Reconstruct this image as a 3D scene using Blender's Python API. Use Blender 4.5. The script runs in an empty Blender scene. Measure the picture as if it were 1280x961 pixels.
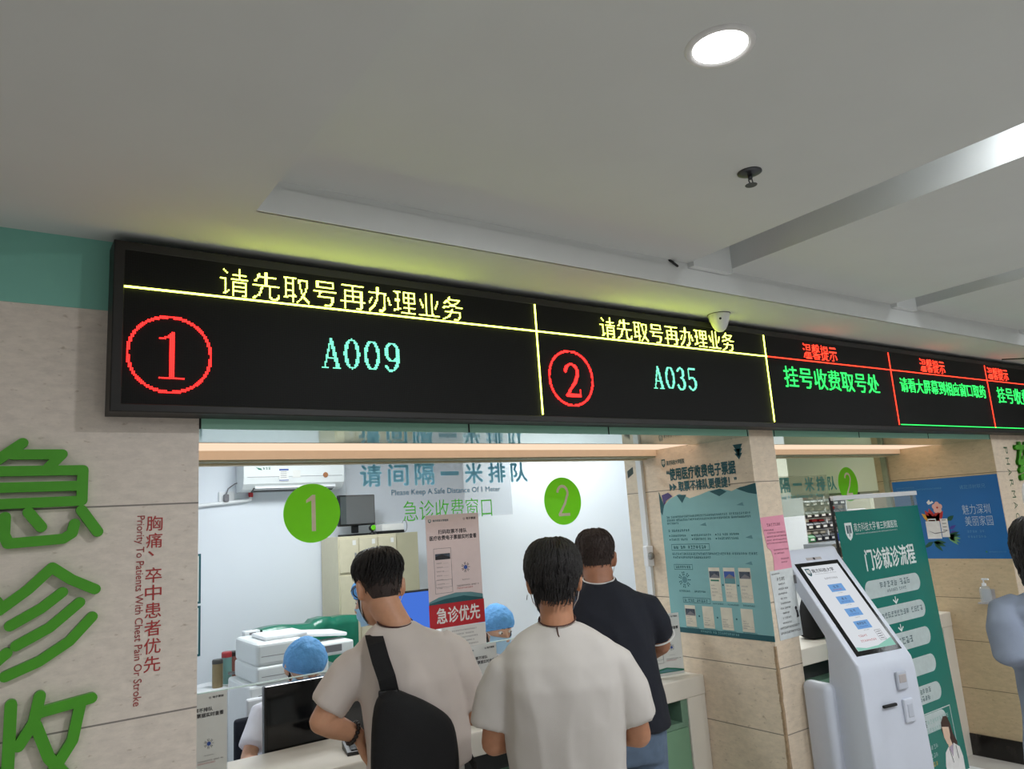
import bpy, bmesh, math, random
import numpy as np
from mathutils import Vector, Matrix, Euler, noise

random.seed(7)
C = bpy.context.scene.collection
SC = bpy.context.scene
pi = math.pi

# ------------------------------------------------------------------ camera
cam_data = bpy.data.cameras.new('camera')
cam = bpy.data.objects.new('camera', cam_data)
C.objects.link(cam)
SC.camera = cam
cam_data.sensor_fit = 'HORIZONTAL'
cam_data.sensor_width = 36.0
cam_data.lens = 936.85 / 1280 * 36.0
cam_data.clip_start = 0.05


def aim(loc, yaw, pitch, roll):
    y, p, r = map(math.radians, (yaw, pitch, roll))
    fw = Vector((math.sin(y) * math.cos(p), math.cos(y) * math.cos(p), math.sin(p)))
    rt = Vector((math.cos(y), -math.sin(y), 0))
    up = rt.cross(fw)
    R = rt * math.cos(r) + up * math.sin(r)
    U = -rt * math.sin(r) + up * math.cos(r)
    m = Matrix((R, U, -fw)).transposed().to_4x4()
    m.translation = Vector(loc)
    cam.matrix_world = m


aim((0, -2.25, 1.78), 35.21, 10.32, -3.90)

# ------------------------------------------------------------------ light and exposure
SC.view_settings.view_transform = 'Standard'
SC.view_settings.look = 'None'
SC.view_settings.exposure = 0.0
SC.view_settings.gamma = 1.0
SC.view_settings.use_curve_mapping = False
world = bpy.data.worlds.new('hall_ambient')
SC.world = world
world.use_nodes = True
world.node_tree.nodes['Background'].inputs[0].default_value = (0.98, 0.98, 1.0, 1)
world.node_tree.nodes['Background'].inputs[1].default_value = 0.20

HALL_LAMP_W = 13.5
SLOT_LAMP_W = 12.0
OFFICE_LAMP_W = 30.0
PHARMACY_LAMP_W = 45.0
LED = 8.0


def area(name, loc, size, power, color=(1, 1, 1), rot=(0, 0, 0), size_y=None, shape=None):
    d = bpy.data.lights.new(name, 'AREA')
    d.energy = power
    d.color = color
    d.size = size
    if size_y:
        d.shape = 'RECTANGLE'
        d.size_y = size_y
    if shape:
        d.shape = shape
    o = bpy.data.objects.new(name, d)
    C.objects.link(o)
    o.location = loc
    o.rotation_euler = rot
    return o


# ------------------------------------------------------------------ materials
def lin(r, g, b):
    out = []
    for v in (r, g, b):
        v = v / 255.0
        out.append(v / 12.92 if v <= 0.04045 else ((v + 0.055) / 1.055) ** 2.4)
    return out + [1.0]


def mat(name, rgb, rough=0.5, metal=0.0, spec=0.5, vary=0.06, scale=30.0, bump=0.0, bscale=200.0, coat=0.0, stretch=None):
    """Principled surface whose colour varies slightly with noise; rgb is 0-255."""
    m = bpy.data.materials.new(name)
    m.use_nodes = True
    nt = m.node_tree
    b = nt.nodes['Principled BSDF']
    c = lin(*rgb)
    b.inputs['Roughness'].default_value = rough
    b.inputs['Metallic'].default_value = metal
    b.inputs['Specular IOR Level'].default_value = spec
    b.inputs['Coat Weight'].default_value = coat
    tc = nt.nodes.new('ShaderNodeTexCoord')
    src = tc.outputs['Object']
    if stretch:
        mp = nt.nodes.new('ShaderNodeMapping')
        mp.inputs['Scale'].default_value = stretch
        nt.links.new(src, mp.inputs[0])
        src = mp.outputs[0]
    n = nt.nodes.new('ShaderNodeTexNoise')
    n.inputs['Scale'].default_value = scale
    n.inputs['Detail'].default_value = 4
    nt.links.new(src, n.inputs['Vector'])
    r = nt.nodes.new('ShaderNodeValToRGB')
    lo = [max(0, v * (1 - vary)) for v in c[:3]] + [1]
    hi = [min(1, v * (1 + vary)) for v in c[:3]] + [1]
    r.color_ramp.elements[0].position = 0.3
    r.color_ramp.elements[1].position = 0.7
    r.color_ramp.elements[0].color = lo
    r.color_ramp.elements[1].color = hi
    nt.links.new(n.outputs['Fac'], r.inputs[0])
    nt.links.new(r.outputs[0], b.inputs['Base Color'])
    if bump:
        n2 = nt.nodes.new('ShaderNodeTexNoise')
        n2.inputs['Scale'].default_value = bscale
        n2.inputs['Detail'].default_value = 3
        nt.links.new(src, n2.inputs['Vector'])
        bp = nt.nodes.new('ShaderNodeBump')
        bp.inputs['Strength'].default_value = bump
        bp.inputs['Distance'].default_value = 0.01
        nt.links.new(n2.outputs['Fac'], bp.inputs['Height'])
        nt.links.new(bp.outputs[0], b.inputs['Normal'])
    return m


def through(m, fac, rgb):
    """Let part of the light pass, as thin paper, vinyl or blind cloth does."""
    nt = m.node_tree
    tr = nt.nodes.new('ShaderNodeBsdfTranslucent')
    tr.inputs[0].default_value = lin(*rgb)
    mx = nt.nodes.new('ShaderNodeMixShader')
    mx.inputs[0].default_value = fac
    nt.links.new(nt.nodes['Principled BSDF'].outputs[0], mx.inputs[1])
    nt.links.new(tr.outputs[0], mx.inputs[2])
    nt.links.new(mx.outputs[0], nt.nodes['Material Output'].inputs[0])
    return m


def emit(name, col, strength):
    m = bpy.data.materials.new(name)
    m.use_nodes = True
    nt = m.node_tree
    nt.nodes.clear()
    e = nt.nodes.new('ShaderNodeEmission')
    e.inputs[0].default_value = (*col, 1)
    e.inputs[1].default_value = strength
    o = nt.nodes.new('ShaderNodeOutputMaterial')
    nt.links.new(e.outputs[0], o.inputs[0])
    return m


def clear(name, tint=(1, 1, 1), gloss=0.08, milk=0.0, milk_rgb=(220, 228, 235), rough=0.02):
    """Thin clear sheet: see-through, a fresnel sheen, and an optional milky film."""
    m = bpy.data.materials.new(name)
    m.use_nodes = True
    nt = m.node_tree
    nt.nodes.clear()
    t = nt.nodes.new('ShaderNodeBsdfTransparent')
    t.inputs[0].default_value = (*tint, 1)
    g = nt.nodes.new('ShaderNodeBsdfGlossy')
    g.inputs['Roughness'].default_value = rough
    lw = nt.nodes.new('ShaderNodeLayerWeight')
    lw.inputs[0].default_value = 0.25
    mul = nt.nodes.new('ShaderNodeMath')
    mul.operation = 'MULTIPLY'
    mul.inputs[1].default_value = gloss * 4
    nt.links.new(lw.outputs['Fresnel'], mul.inputs[0])
    mx = nt.nodes.new('ShaderNodeMixShader')
    geo = nt.nodes.new('ShaderNodeNewGeometry')
    inv = nt.nodes.new('ShaderNodeMath')
    inv.operation = 'SUBTRACT'
    inv.inputs[0].default_value = 1.0
    nt.links.new(geo.outputs['Backfacing'], inv.inputs[1])
    fro = nt.nodes.new('ShaderNodeMath')
    fro.operation = 'MULTIPLY'
    nt.links.new(mul.outputs[0], fro.inputs[0])
    nt.links.new(inv.outputs[0], fro.inputs[1])
    nt.links.new(fro.outputs[0], mx.inputs[0])
    nt.links.new(t.outputs[0], mx.inputs[1])
    nt.links.new(g.outputs[0], mx.inputs[2])
    last = mx
    if milk > 0:
        d = nt.nodes.new('ShaderNodeBsdfDiffuse')
        d.inputs[0].default_value = lin(*milk_rgb)
        m2 = nt.nodes.new('ShaderNodeMixShader')
        m2.inputs[0].default_value = milk
        nt.links.new(mx.outputs[0], m2.inputs[1])
        nt.links.new(d.outputs[0], m2.inputs[2])
        last = m2
    o = nt.nodes.new('ShaderNodeOutputMaterial')
    nt.links.new(last.outputs[0], o.inputs[0])
    return m


def stone(name, rgb, joints, tint=(150, 128, 100)):
    """Polished limestone cladding: streaks along the bedding and dark joints at given heights."""
    m = bpy.data.materials.new(name)
    m.use_nodes = True
    nt = m.node_tree
    L = nt.links
    b = nt.nodes['Principled BSDF']
    b.inputs['Roughness'].default_value = 0.42
    b.inputs['Specular IOR Level'].default_value = 0.35
    tc = nt.nodes.new('ShaderNodeTexCoord')
    mp = nt.nodes.new('ShaderNodeMapping')
    mp.inputs['Scale'].default_value = (2.2, 2.2, 5.5)
    L.new(tc.outputs['Object'], mp.inputs[0])
    n1 = nt.nodes.new('ShaderNodeTexNoise')
    n1.inputs['Scale'].default_value = 9
    n1.inputs['Detail'].default_value = 8
    n1.inputs['Roughness'].default_value = 0.7
    L.new(mp.outputs[0], n1.inputs['Vector'])
    r1 = nt.nodes.new('ShaderNodeValToRGB')
    c = lin(*rgb)
    e = r1.color_ramp.elements
    e[0].position = 0.30
    e[0].color = [v * 0.87 for v in c[:3]] + [1]
    e[1].position = 0.62
    e[1].color = [min(1, v * 1.06) for v in c[:3]] + [1]
    L.new(n1.outputs['Fac'], r1.inputs[0])
    # sparse darker fossils
    n2 = nt.nodes.new('ShaderNodeTexNoise')
    n2.inputs['Scale'].default_value = 14
    n2.inputs['Detail'].default_value = 5
    L.new(mp.outputs[0], n2.inputs['Vector'])
    r2 = nt.nodes.new('ShaderNodeValToRGB')
    r2.color_ramp.elements[0].position = 0.64
    r2.color_ramp.elements[0].color = (0, 0, 0, 1)
    r2.color_ramp.elements[1].position = 0.74
    r2.color_ramp.elements[1].color = (0.55, 0.55, 0.55, 1)
    L.new(n2.outputs['Fac'], r2.inputs[0])
    mx = nt.nodes.new('ShaderNodeMixRGB')
    mx.inputs[2].default_value = lin(*tint)
    L.new(r2.outputs[0], mx.inputs[0])
    L.new(r1.outputs[0], mx.inputs[1])
    sep = nt.nodes.new('ShaderNodeSeparateXYZ')
    L.new(tc.outputs['Object'], sep.inputs[0])
    acc = None
    for z in joints:
        cp = nt.nodes.new('ShaderNodeMath')
        cp.operation = 'COMPARE'
        cp.inputs[1].default_value = z
        cp.inputs[2].default_value = 0.0022
        L.new(sep.outputs['Z'], cp.inputs[0])
        if acc is None:
            acc = cp
        else:
            mxm = nt.nodes.new('ShaderNodeMath')
            mxm.operation = 'MAXIMUM'
            L.new(acc.outputs[0], mxm.inputs[0])
            L.new(cp.outputs[0], mxm.inputs[1])
            acc = mxm
    m3 = nt.nodes.new('ShaderNodeMixRGB')
    m3.inputs[2].default_value = [v * 0.32 for v in c[:3]] + [1]
    L.new(acc.outputs[0], m3.inputs[0])
    L.new(mx.outputs[0], m3.inputs[1])
    L.new(m3.outputs[0], b.inputs['Base Color'])
    bp = nt.nodes.new('ShaderNodeBump')
    bp.inputs['Strength'].default_value = 0.08
    L.new(n1.outputs['Fac'], bp.inputs['Height'])
    L.new(bp.outputs[0], b.inputs['Normal'])
    return m


def dot_panel(name, pitch):
    """Unlit LED matrix: dark face with a grid of slightly paler lenses."""
    m = bpy.data.materials.new(name)
    m.use_nodes = True
    nt = m.node_tree
    L = nt.links
    b = nt.nodes['Principled BSDF']
    b.inputs['Roughness'].default_value = 0.6
    b.inputs['Specular IOR Level'].default_value = 0.18
    tc = nt.nodes.new('ShaderNodeTexCoord')
    mp = nt.nodes.new('ShaderNodeMapping')
    mp.inputs['Scale'].default_value = (1 / pitch, 1 / pitch, 1 / pitch)
    L.new(tc.outputs['Object'], mp.inputs[0])
    fr = nt.nodes.new('ShaderNodeVectorMath')
    fr.operation = 'FRACTION'
    L.new(mp.outputs[0], fr.inputs[0])
    sp = nt.nodes.new('ShaderNodeSeparateXYZ')
    L.new(fr.outputs[0], sp.inputs[0])

    def near(out):
        cp = nt.nodes.new('ShaderNodeMath')
        cp.operation = 'COMPARE'
        cp.inputs[1].default_value = 0.5
        cp.inputs[2].default_value = 0.30
        L.new(out, cp.inputs[0])
        return cp
    a, c = near(sp.outputs['X']), near(sp.outputs['Z'])
    mu = nt.nodes.new('ShaderNodeMath')
    mu.operation = 'MULTIPLY'
    L.new(a.outputs[0], mu.inputs[0])
    L.new(c.outputs[0], mu.inputs[1])
    mx = nt.nodes.new('ShaderNodeMixRGB')
    mx.inputs[1].default_value = (0.0025, 0.0025, 0.0022, 1)
    mx.inputs[2].default_value = (0.012, 0.0125, 0.0115, 1)
    L.new(mu.outputs[0], mx.inputs[0])
    L.new(mx.outputs[0], b.inputs['Base Color'])
    return m


# ------------------------------------------------------------------ mesh helpers
class MB:
    """Collects shapes and links them as one mesh object."""

    def __init__(self):
        self.v, self.f, self.m = [], [], []

    def add(self, verts, faces, m=0):
        o = len(self.v)
        self.v += [tuple(p) for p in verts]
        self.f += [tuple(i + o for i in f) for f in faces]
        self.m += [m] * len(faces)
        return self

    def box(self, x0, x1, y0, y1, z0, z1, m=0):
        vs = [(x, y, z) for x in (x0, x1) for y in (y0, y1) for z in (z0, z1)]
        return self.add(vs, [(0, 1, 3, 2), (4, 6, 7, 5), (0, 4, 5, 1), (2, 3, 7, 6), (0, 2, 6, 4), (1, 5, 7, 3)], m)

    def rbox(self, x0, x1, y0, y1, z0, z1, r=0.01, seg=2, m=0):
        bm = bmesh.new()
        bmesh.ops.create_cube(bm, size=1)
        for v in bm.verts:
            v.co = ((x0 + x1) / 2 + v.co.x * (x1 - x0), (y0 + y1) / 2 + v.co.y * (y1 - y0), (z0 + z1) / 2 + v.co.z * (z1 - z0))
        bmesh.ops.bevel(bm, geom=bm.edges[:], offset=r, segments=seg, profile=0.5, affect='EDGES')
        bm.verts.index_update()
        self.add([v.co[:] for v in bm.verts], [[v.index for v in f.verts] for f in bm.faces], m)
        bm.free()
        return self

    def prism(self, pts, ax, a, b, m=0):
        """pts: 2D outline in the plane normal to axis ax (0,1,2), extruded a..b."""
        n = len(pts)
        vs = []
        for t in (a, b):
            for p in pts:
                q = list(p)
                q.insert(ax, t)
                vs.append(q)
        fs = [tuple(range(n))[::-1], tuple(range(n, 2 * n))]
        fs += [(i, (i + 1) % n, n + (i + 1) % n, n + i) for i in range(n)]
        return self.add(vs, fs, m)

    def loft(self, rings, m=0, caps=True):
        n = len(rings[0])
        vs = [p for r in rings for p in r]
        fs = []
        for k in range(len(rings) - 1):
            for i in range(n):
                j = (i + 1) % n
                fs.append((k * n + i, k * n + j, (k + 1) * n + j, (k + 1) * n + i))
        if caps:
            fs.append(tuple(range(n))[::-1])
            o = (len(rings) - 1) * n
            fs.append(tuple(range(o, o + n)))
        return self.add(vs, fs, m)

    def tube(self, pts, rad, n=12, m=0, round_ends=True, flat=None):
        """Tube along a polyline; rad a number or one per point; flat squeezes along a direction."""
        P = [Vector(p) for p in pts]
        R = [rad] * len(P) if not hasattr(rad, '__len__') else list(rad)
        if round_ends:
            d0 = (P[0] - P[1]).normalized()
            d1 = (P[-1] - P[-2]).normalized()
            P2, R2 = [], []
            for s in (1.0, 0.87, 0.5):
                P2.append(P[0] + d0 * R[0] * s)
                R2.append(R[0] * max(0.05, math.sqrt(max(0, 1 - s * s))))
            P2 += P
            R2 += R
            for s in (0.5, 0.87, 1.0):
                P2.append(P[-1] + d1 * R[-1] * s)
                R2.append(R[-1] * max(0.05, math.sqrt(max(0, 1 - s * s))))
            P, R = P2, R2
        rings = []
        t = (P[1] - P[0]).normalized()
        up = Vector((0, 0, 1)) if abs(t.z) < 0.9 else Vector((0, 1, 0))
        u = t.cross(up).normalized()
        for i, p in enumerate(P):
            a = P[max(0, i - 1)]
            b = P[min(len(P) - 1, i + 1)]
            tt = (b - a)
            if tt.length < 1e-9:
                tt = t
            t = tt.normalized()
            u = (u - t * u.dot(t))
            u = u.normalized() if u.length > 1e-6 else t.orthogonal().normalized()
            w = t.cross(u)
            ring = []
            for k in range(n):
                an = 2 * pi * k / n
                off = (u * math.cos(an) + w * math.sin(an)) * R[i]
                if flat:
                    fd, fs = flat
                    fd = Vector(fd)
                    off = off - fd * off.dot(fd) * (1 - fs)
                ring.append(p + off)
            rings.append(ring)
        return self.loft(rings, m)

    def lathe(self, prof, c=(0, 0, 0), n=24, m=0, axis=2):
        rings = []
        for r, h in prof:
            ring = []
            for k in range(n):
                an = 2 * pi * k / n
                q = [r * math.cos(an), r * math.sin(an)]
                q.insert(axis, h)
                ring.append((q[0] + c[0], q[1] + c[1], q[2] + c[2]))
            rings.append(ring)
        return self.loft(rings, m)

    def ball(self, c, rx, ry, rz, n=16, k=10, m=0, rot=None):
        rings = []
        for i in range(k + 1):
            th = pi * i / k
            s = max(0.02, math.sin(th))
            ring = []
            for j in range(n):
                an = 2 * pi * j / n
                p = Vector((rx * s * math.cos(an), ry * s * math.sin(an), -rz * math.cos(th)))
                if rot:
                    p = rot @ p
                ring.append((c[0] + p.x, c[1] + p.y, c[2] + p.z))
            rings.append(ring)
        return self.loft(rings, m)

    def build(self, name, mats, parent=None, smooth=False, origin=None, recalc=True):
        me = bpy.data.meshes.new(name)
        vs = self.v
        if origin:
            vs = [(p[0] - origin[0], p[1] - origin[1], p[2] - origin[2]) for p in vs]
        me.from_pydata(vs, [], self.f)
        if not isinstance(mats, (list, tuple)):
            mats = [mats]
        for q in mats:
            me.materials.append(q)
        me.polygons.foreach_set('material_index', self.m)
        if recalc:
            bm = bmesh.new()
            bm.from_mesh(me)
            bmesh.ops.recalc_face_normals(bm, faces=bm.faces[:])
            bm.to_mesh(me)
            bm.free()
        if smooth:
            me.polygons.foreach_set('use_smooth', [True] * len(me.polygons))
        o = bpy.data.objects.new(name, me)
        C.objects.link(o)
        if parent:
            o.parent = parent
        if origin:
            o.location = origin
        return o


def smooth_angle(o, deg=35):
    """Shade smooth except across sharp edges."""
    me = o.data
    me.polygons.foreach_set('use_smooth', [True] * len(me.polygons))
    bm = bmesh.new()
    bm.from_mesh(me)
    lim = math.radians(deg)
    for e in bm.edges:
        if len(e.link_faces) == 2 and e.calc_face_angle(0) > lim:
            e.smooth = False
    bm.to_mesh(me)
    bm.free()
    return o


def thing(name, label, cat, loc=(0, 0, 0), rotz=0.0, group=None):
    o = bpy.data.objects.new(name, None)
    o.empty_display_size = 0.05
    C.objects.link(o)
    o.location = loc
    o.rotation_euler = (0, 0, rotz)
    return tag(o, label, cat, group)


def tag(o, label, cat, group=None):
    o['label'] = label
    o['category'] = cat
    if group:
        o['group'] = group
    return o


def struct(o):
    o['kind'] = 'structure'
    return o


# ------------------------------------------------------------------ lettering
_tcache = {}


def glyphs(s, bold=0.0):
    """Outline mesh of a line of lettering as (Nx2 array, faces), normalised to its own bounding box."""
    key = (s, bold)
    if key in _tcache:
        return _tcache[key]
    cu = bpy.data.curves.new('lettering', 'FONT')
    cu.body = s
    cu.resolution_u = 3
    cu.offset = bold
    ob = bpy.data.objects.new('lettering', cu)
    C.objects.link(ob)
    dg = bpy.context.evaluated_depsgraph_get()
    dg.update()
    ev = ob.evaluated_get(dg)
    me = ev.to_mesh()
    vs = np.array([v.co[:2] for v in me.vertices], float)
    me.calc_loop_triangles()
    fs = [tuple(t.vertices) for t in me.loop_triangles]
    ev.to_mesh_clear()
    bpy.data.objects.remove(ob)
    bpy.data.curves.remove(cu)
    lo, hi = vs.min(0), vs.max(0)
    asp = (hi[0] - lo[0]) / max(1e-6, hi[1] - lo[1])
    vs = (vs - lo) / np.maximum(hi - lo, 1e-6)
    _tcache[key] = (vs, fs, asp)
    return _tcache[key]


class Sheet:
    """A flat printed surface: u to the right, v downward, h outward, in metres from its top-left corner."""

    def __init__(self, O, U, V, mb=None):
        self.O, self.U, self.V = Vector(O), Vector(U).normalized(), Vector(V).normalized()
        self.N = self.V.cross(self.U).normalized()
        self.mb = mb or MB()

    def P(self, u, v, h=0.0):
        return self.O + self.U * u + self.V * v + self.N * h

    def poly(self, pts, m=0, h=0.0005):
        self.mb.add([self.P(u, v, h) for u, v in pts], [tuple(range(len(pts)))], m)

    def rect(self, u0, v0, u1, v1, m=0, h=0.0005):
        self.poly([(u0, v0), (u1, v0), (u1, v1), (u0, v1)], m, h)

    def frame(self, u0, v0, u1, v1, w, m=0, h=0.0006):
        self.rect(u0, v0, u1, v0 + w, m, h)
        self.rect(u0, v1 - w, u1, v1, m, h)
        self.rect(u0, v0 + w, u0 + w, v1 - w, m, h)
        self.rect(u1 - w, v0 + w, u1, v1 - w, m, h)

    def disc(self, u, v, ru, rv=None, m=0, h=0.0005, n=48):
        rv = rv or ru
        self.poly([(u + ru * math.cos(2 * pi * k / n), v + rv * math.sin(2 * pi * k / n)) for k in range(n)], m, h)

    def pill(self, u0, v0, u1, v1, m=0, h=0.0005, n=10):
        r = (v1 - v0) / 2
        c = (v0 + v1) / 2
        pts = [(u1 - r + r * math.sin(pi * k / n), c - r * math.cos(pi * k / n)) for k in range(n + 1)]
        pts += [(u0 + r - r * math.sin(pi * k / n), c + r * math.cos(pi * k / n)) for k in range(n + 1)]
        self.poly(pts, m, h)

    def slab(self, u0, v0, u1, v1, t, m=0):
        """Solid sheet whose front lies at h = 0."""
        a = [self.P(u, v, h) for h in (-t, 0) for u, v in ((u0, v0), (u1, v0), (u1, v1), (u0, v1))]
        self.mb.add(a, [(0, 1, 2, 3), (4, 7, 6, 5), (0, 4, 5, 1), (1, 5, 6, 2), (2, 6, 7, 3), (3, 7, 4, 0)], m)

    def text(self, s, u0, v0, u1, v1, m=0, h=0.0009, bold=0.0, keep=None):
        """Lettering fitted to the box; keep = 'l' or 'c' keeps its proportions instead."""
        vs, fs, asp = glyphs(s, min(bold, 0.0))
        if keep:
            w = (v1 - v0) * asp
            if keep == 'c':
                c = (u0 + u1) / 2
                u0, u1 = c - w / 2, c + w / 2
            else:
                u1 = u0 + w
        if bold > 0:
            e = bold * (v1 - v0)
            shifts = [(-e, 0), (e, 0), (0, -e), (0, e)]
        else:
            shifts = [(0, 0)]
        for k, (du, dv) in enumerate(shifts):
            self.mb.add([self.P(u0 + x * (u1 - u0) + du, v1 - y * (v1 - v0) + dv, h + k * .00003) for x, y in vs], fs, m)

    def fine(self, u0, v0, u1, v1, m=0, h=0.0008, seed=1, gap=0.10):
        """A line of print too small to read: little bars where characters sit."""
        rnd = random.Random(seed)
        ch = (v1 - v0)
        u = u0
        while u + ch * 0.8 <= u1:
            w = ch * 0.86
            k = rnd.randint(0, 4)
            a, b = u, u + w
            t = ch * .13
            for q in ((.04, .42, .80), (.04, .30, .86), (.2, .5, .8), (.04, .6, .84), (.1, .38, .66))[k]:
                i0, i1 = rnd.choice(((0, 0), (.12, .05), (.3, 0), (0, .3)))
                self.rect(a + w * i0, v0 + ch * q, b - w * i1, v0 + ch * q + t, m, h)
            q = a + w * rnd.choice((.15, .4, .6))
            self.rect(q, v0, q + w * .14, v1, m, h)
            if k in (0, 2, 3):
                q = b - w * rnd.choice((.16, .3))
                self.rect(q, v0 + ch * .3, q + w * .13, v1, m, h)
            u += ch * (1 + gap) * (1 if rnd.random() > 0.06 else 1.7)


def shield(sh, u, v, w, hgt, m0, m1):
    """Shield-shaped crest with a pale book-like mark."""
    pts = [(u, v), (u + w, v), (u + w, v + hgt * .6), (u + w * .8, v + hgt * .85), (u + w / 2, v + hgt), (u + w * .2, v + hgt * .85), (u, v + hgt * .6)]
    sh.poly(pts, m0, 0.0006)
    sh.rect(u + w * .18, v + hgt * .15, u + w * .40, v + hgt * .6, m1, 0.0009)
    sh.rect(u + w * .60, v + hgt * .15, u + w * .82, v + hgt * .6, m1, 0.0009)
    sh.rect(u + w * .45, v + hgt * .15, u + w * .55, v + hgt * .78, m1, 0.0009)

# ================================================================== the setting
XA, XP, XP2, XQ = 0.507, 3.06, 3.25, 5.64      # opening / pillar edges along the front wall
YW, YG = 0.10, 0.84                            # wall face, glass line
ZC, ZT = 2.66, 2.76                            # low ceiling, tray ceiling
JO = (1.89, 1.32, 1.02, 0.73, 0.44)
M = {}
M['stone'] = stone('limestone_cladding', (222, 205, 182), JO)
M['stone_left'] = stone('limestone_cladding_left', (224, 213, 201), (1.895, 1.33, 0.765))
M['plaster'] = mat('ceiling_plaster', (212, 215, 214), 0.9, vary=0.02, scale=3)
M['plaster_trim'] = mat('ceiling_trim_plaster', (226, 229, 228), 0.8, vary=0.02, scale=5)
M['teal_paint'] = mat('teal_wall_paint', (128, 192, 176), 0.6, vary=0.03, scale=4)
M['green_fascia'] = mat('green_fascia_panel', (152, 208, 184), 0.35, vary=0.03, scale=4)
M['office_wall'] = mat('office_white_wall', (226, 231, 238), 0.8, vary=0.015, scale=3)
M['floor'] = mat('floor_tile', (206, 202, 196), 0.25, vary=0.05, scale=6)
M['black_marble'] = mat('black_marble', (32, 28, 26), 0.2, vary=0.5, scale=14)
M['dark'] = mat('dark_gap', (16, 17, 17), 0.7)
M['white_plastic'] = mat('white_plastic', (228, 230, 232), 0.35, vary=0.02)
M['black_plastic'] = mat('black_plastic', (18, 18, 19), 0.4, vary=0.1)
M['steel'] = mat('brushed_steel', (170, 172, 174), 0.3, metal=0.9)
M['olive'] = mat('olive_frame_paint', (150, 155, 132), 0.5)
M['cream'] = mat('cream_counter', (222, 216, 204), 0.35, vary=0.02, scale=8)
M['green_panel'] = mat('green_laminate', (118, 158, 128), 0.35, vary=0.03, scale=6)

struct(MB().box(-6, 14, -9, 6, -0.1, 0.0).build('floor', M['floor']))
struct(MB().box(-6, XA, YW, 3.9, 0, ZC).build('wall_left', M['stone_left']))
struct(MB().box(-6, XA - .001, YW - .003, YW + .05, 2.452, ZC + .002).build('trim_1', M['teal_paint']))
struct(MB().box(XP, XP2, YW, YG + .16, 0, ZC).build('wall_front', M['stone']))
M['stone_dimmed'] = stone('limestone_cladding_dimmed', (204, 182, 148), (1.89, 1.60, 1.045, .756, .44))  # darker beige puts the weaker light on this wall into the stone colour
struct(MB().box(XQ, 12, YW, YG + .16, 0, ZC).build('wall_right', M['stone_dimmed']))
struct(MB().box(XQ + .002, 12, YW - .003, YW + .05, 0, ZC).build('wall_right_front', M['stone']))
struct(MB().box(XQ - .012, 12, YW - .012, YG, 0, 0.14).build('baseboard_right', M['black_marble']))
# chipped edge of the pillar corner
ch = MB()
random.seed(3)
zz = 0.35
pts = []
while zz < 1.16:
    pts.append((zz, random.uniform(0.006, 0.016)))
    zz += random.uniform(0.03, 0.06)
for (z0, w0), (z1, w1) in zip(pts, pts[1:]):
    ch.add([(XP - .0006, YW - .0006, z0), (XP + w0, YW - .0006, z0), (XP + w1, YW - .0006, z1), (XP - .0006, YW - .0006, z1)], [(0, 1, 2, 3)])
    ch.add([(XP - .0006, YW - .0006, z0), (XP - .0006, YW + w1, z0), (XP - .0006, YW + w0, z1), (XP - .0006, YW - .0006, z1)], [(0, 3, 2, 1)])
struct(ch.build('trim_2', mat('raw_chipped_stone', (164, 138, 108), 0.9, vary=0.2, scale=60)))

# --- ceilings: low slab on the left, band over the board, tray bays with light slots
struct(MB().box(-6, .565, -9, YW + .4, ZC, ZC + .3).build('ceiling', M['plaster']))
struct(MB().box(.565, 14, -.295, YW + .4, ZC, ZC + .3).build('ceiling_band', M['plaster']))
struct(MB().box(.565, 14, -.300, -.29, ZC, 2.737).box(.565, 14, -.296, -.286, 2.737, ZT + .02).build('trim_3', M['plaster_trim']))
bay_x = [.565, 2.29, 2.525, 3.83, 4.03, 5.36, 5.56, 6.89, 7.09, 14]
for i in range(0, len(bay_x) - 1, 2):
    b = MB().box(bay_x[i], bay_x[i + 1], -9, -.29, ZT, ZT + .2)
    struct(b.build('ceiling_bay', M['plaster']))
for i in range(1, len(bay_x) - 2, 2):
    b = MB().box(bay_x[i] - .05, bay_x[i + 1] + .05, -9, -.29, ZT + .2, ZT + .24)
    b.box(bay_x[i] - .001, bay_x[i + 1] + .001, -.33, -.29, ZT - .02, ZT + .2)
    struct(b.build('ceiling_slot', M['plaster_trim']))

# --- lintel fascia, mirror soffit and warm light trough over each window
def fascia(x0, x1, seams, k):
    b = MB().box(x0, x1, YW, YW + .03, 2.113, 2.40)
    struct(b.build('trim_fascia_%d' % k, M['green_fascia']))
    s = MB()
    for x in seams:
        s.box(x - .003, x + .003, YW - .001, YW + .01, 2.113, 2.2)
    struct(s.build('trim_seams_%d' % k, M['dark']))
    struct(MB().box(x0, x1, YW + .0005, .42, 2.1125, 2.125).build('ceiling_soffit_%d' % k, M['mirror']))
    struct(MB().box(x0, x1, .42, .435, 2.112, 2.17).box(x0, x1, .735, .745, 2.085, 2.17).box(x0, x1, .42, .745, 2.168, 2.18).build('ceiling_trough_%d' % k, M['trough']))
    struct(MB().box(x0, x1, .745, YG + .02, 2.078, 2.13).box(x0, x1, .745, YG + .16, 2.13, 2.66).build('wall_lintel_%d' % k, M['olive']))
    struct(MB().box(x0, x1, YG - .03, YG + .018, 2.071, 2.0785).build('trim_head_%d' % k, M['beige']))
    struct(MB().box(x0, x1, YW + .03, .745, 2.25, 2.66).build('wall_bulkhead_%d' % k, M['plaster']))


def mirror_mat():
    m = bpy.data.materials.new('green_mirror_soffit')
    m.use_nodes = True
    b = m.node_tree.nodes['Principled BSDF']
    b.inputs['Base Color'].default_value = lin(165, 190, 178)
    b.inputs['Metallic'].default_value = 0.85
    b.inputs['Roughness'].default_value = 0.07
    return m


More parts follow.
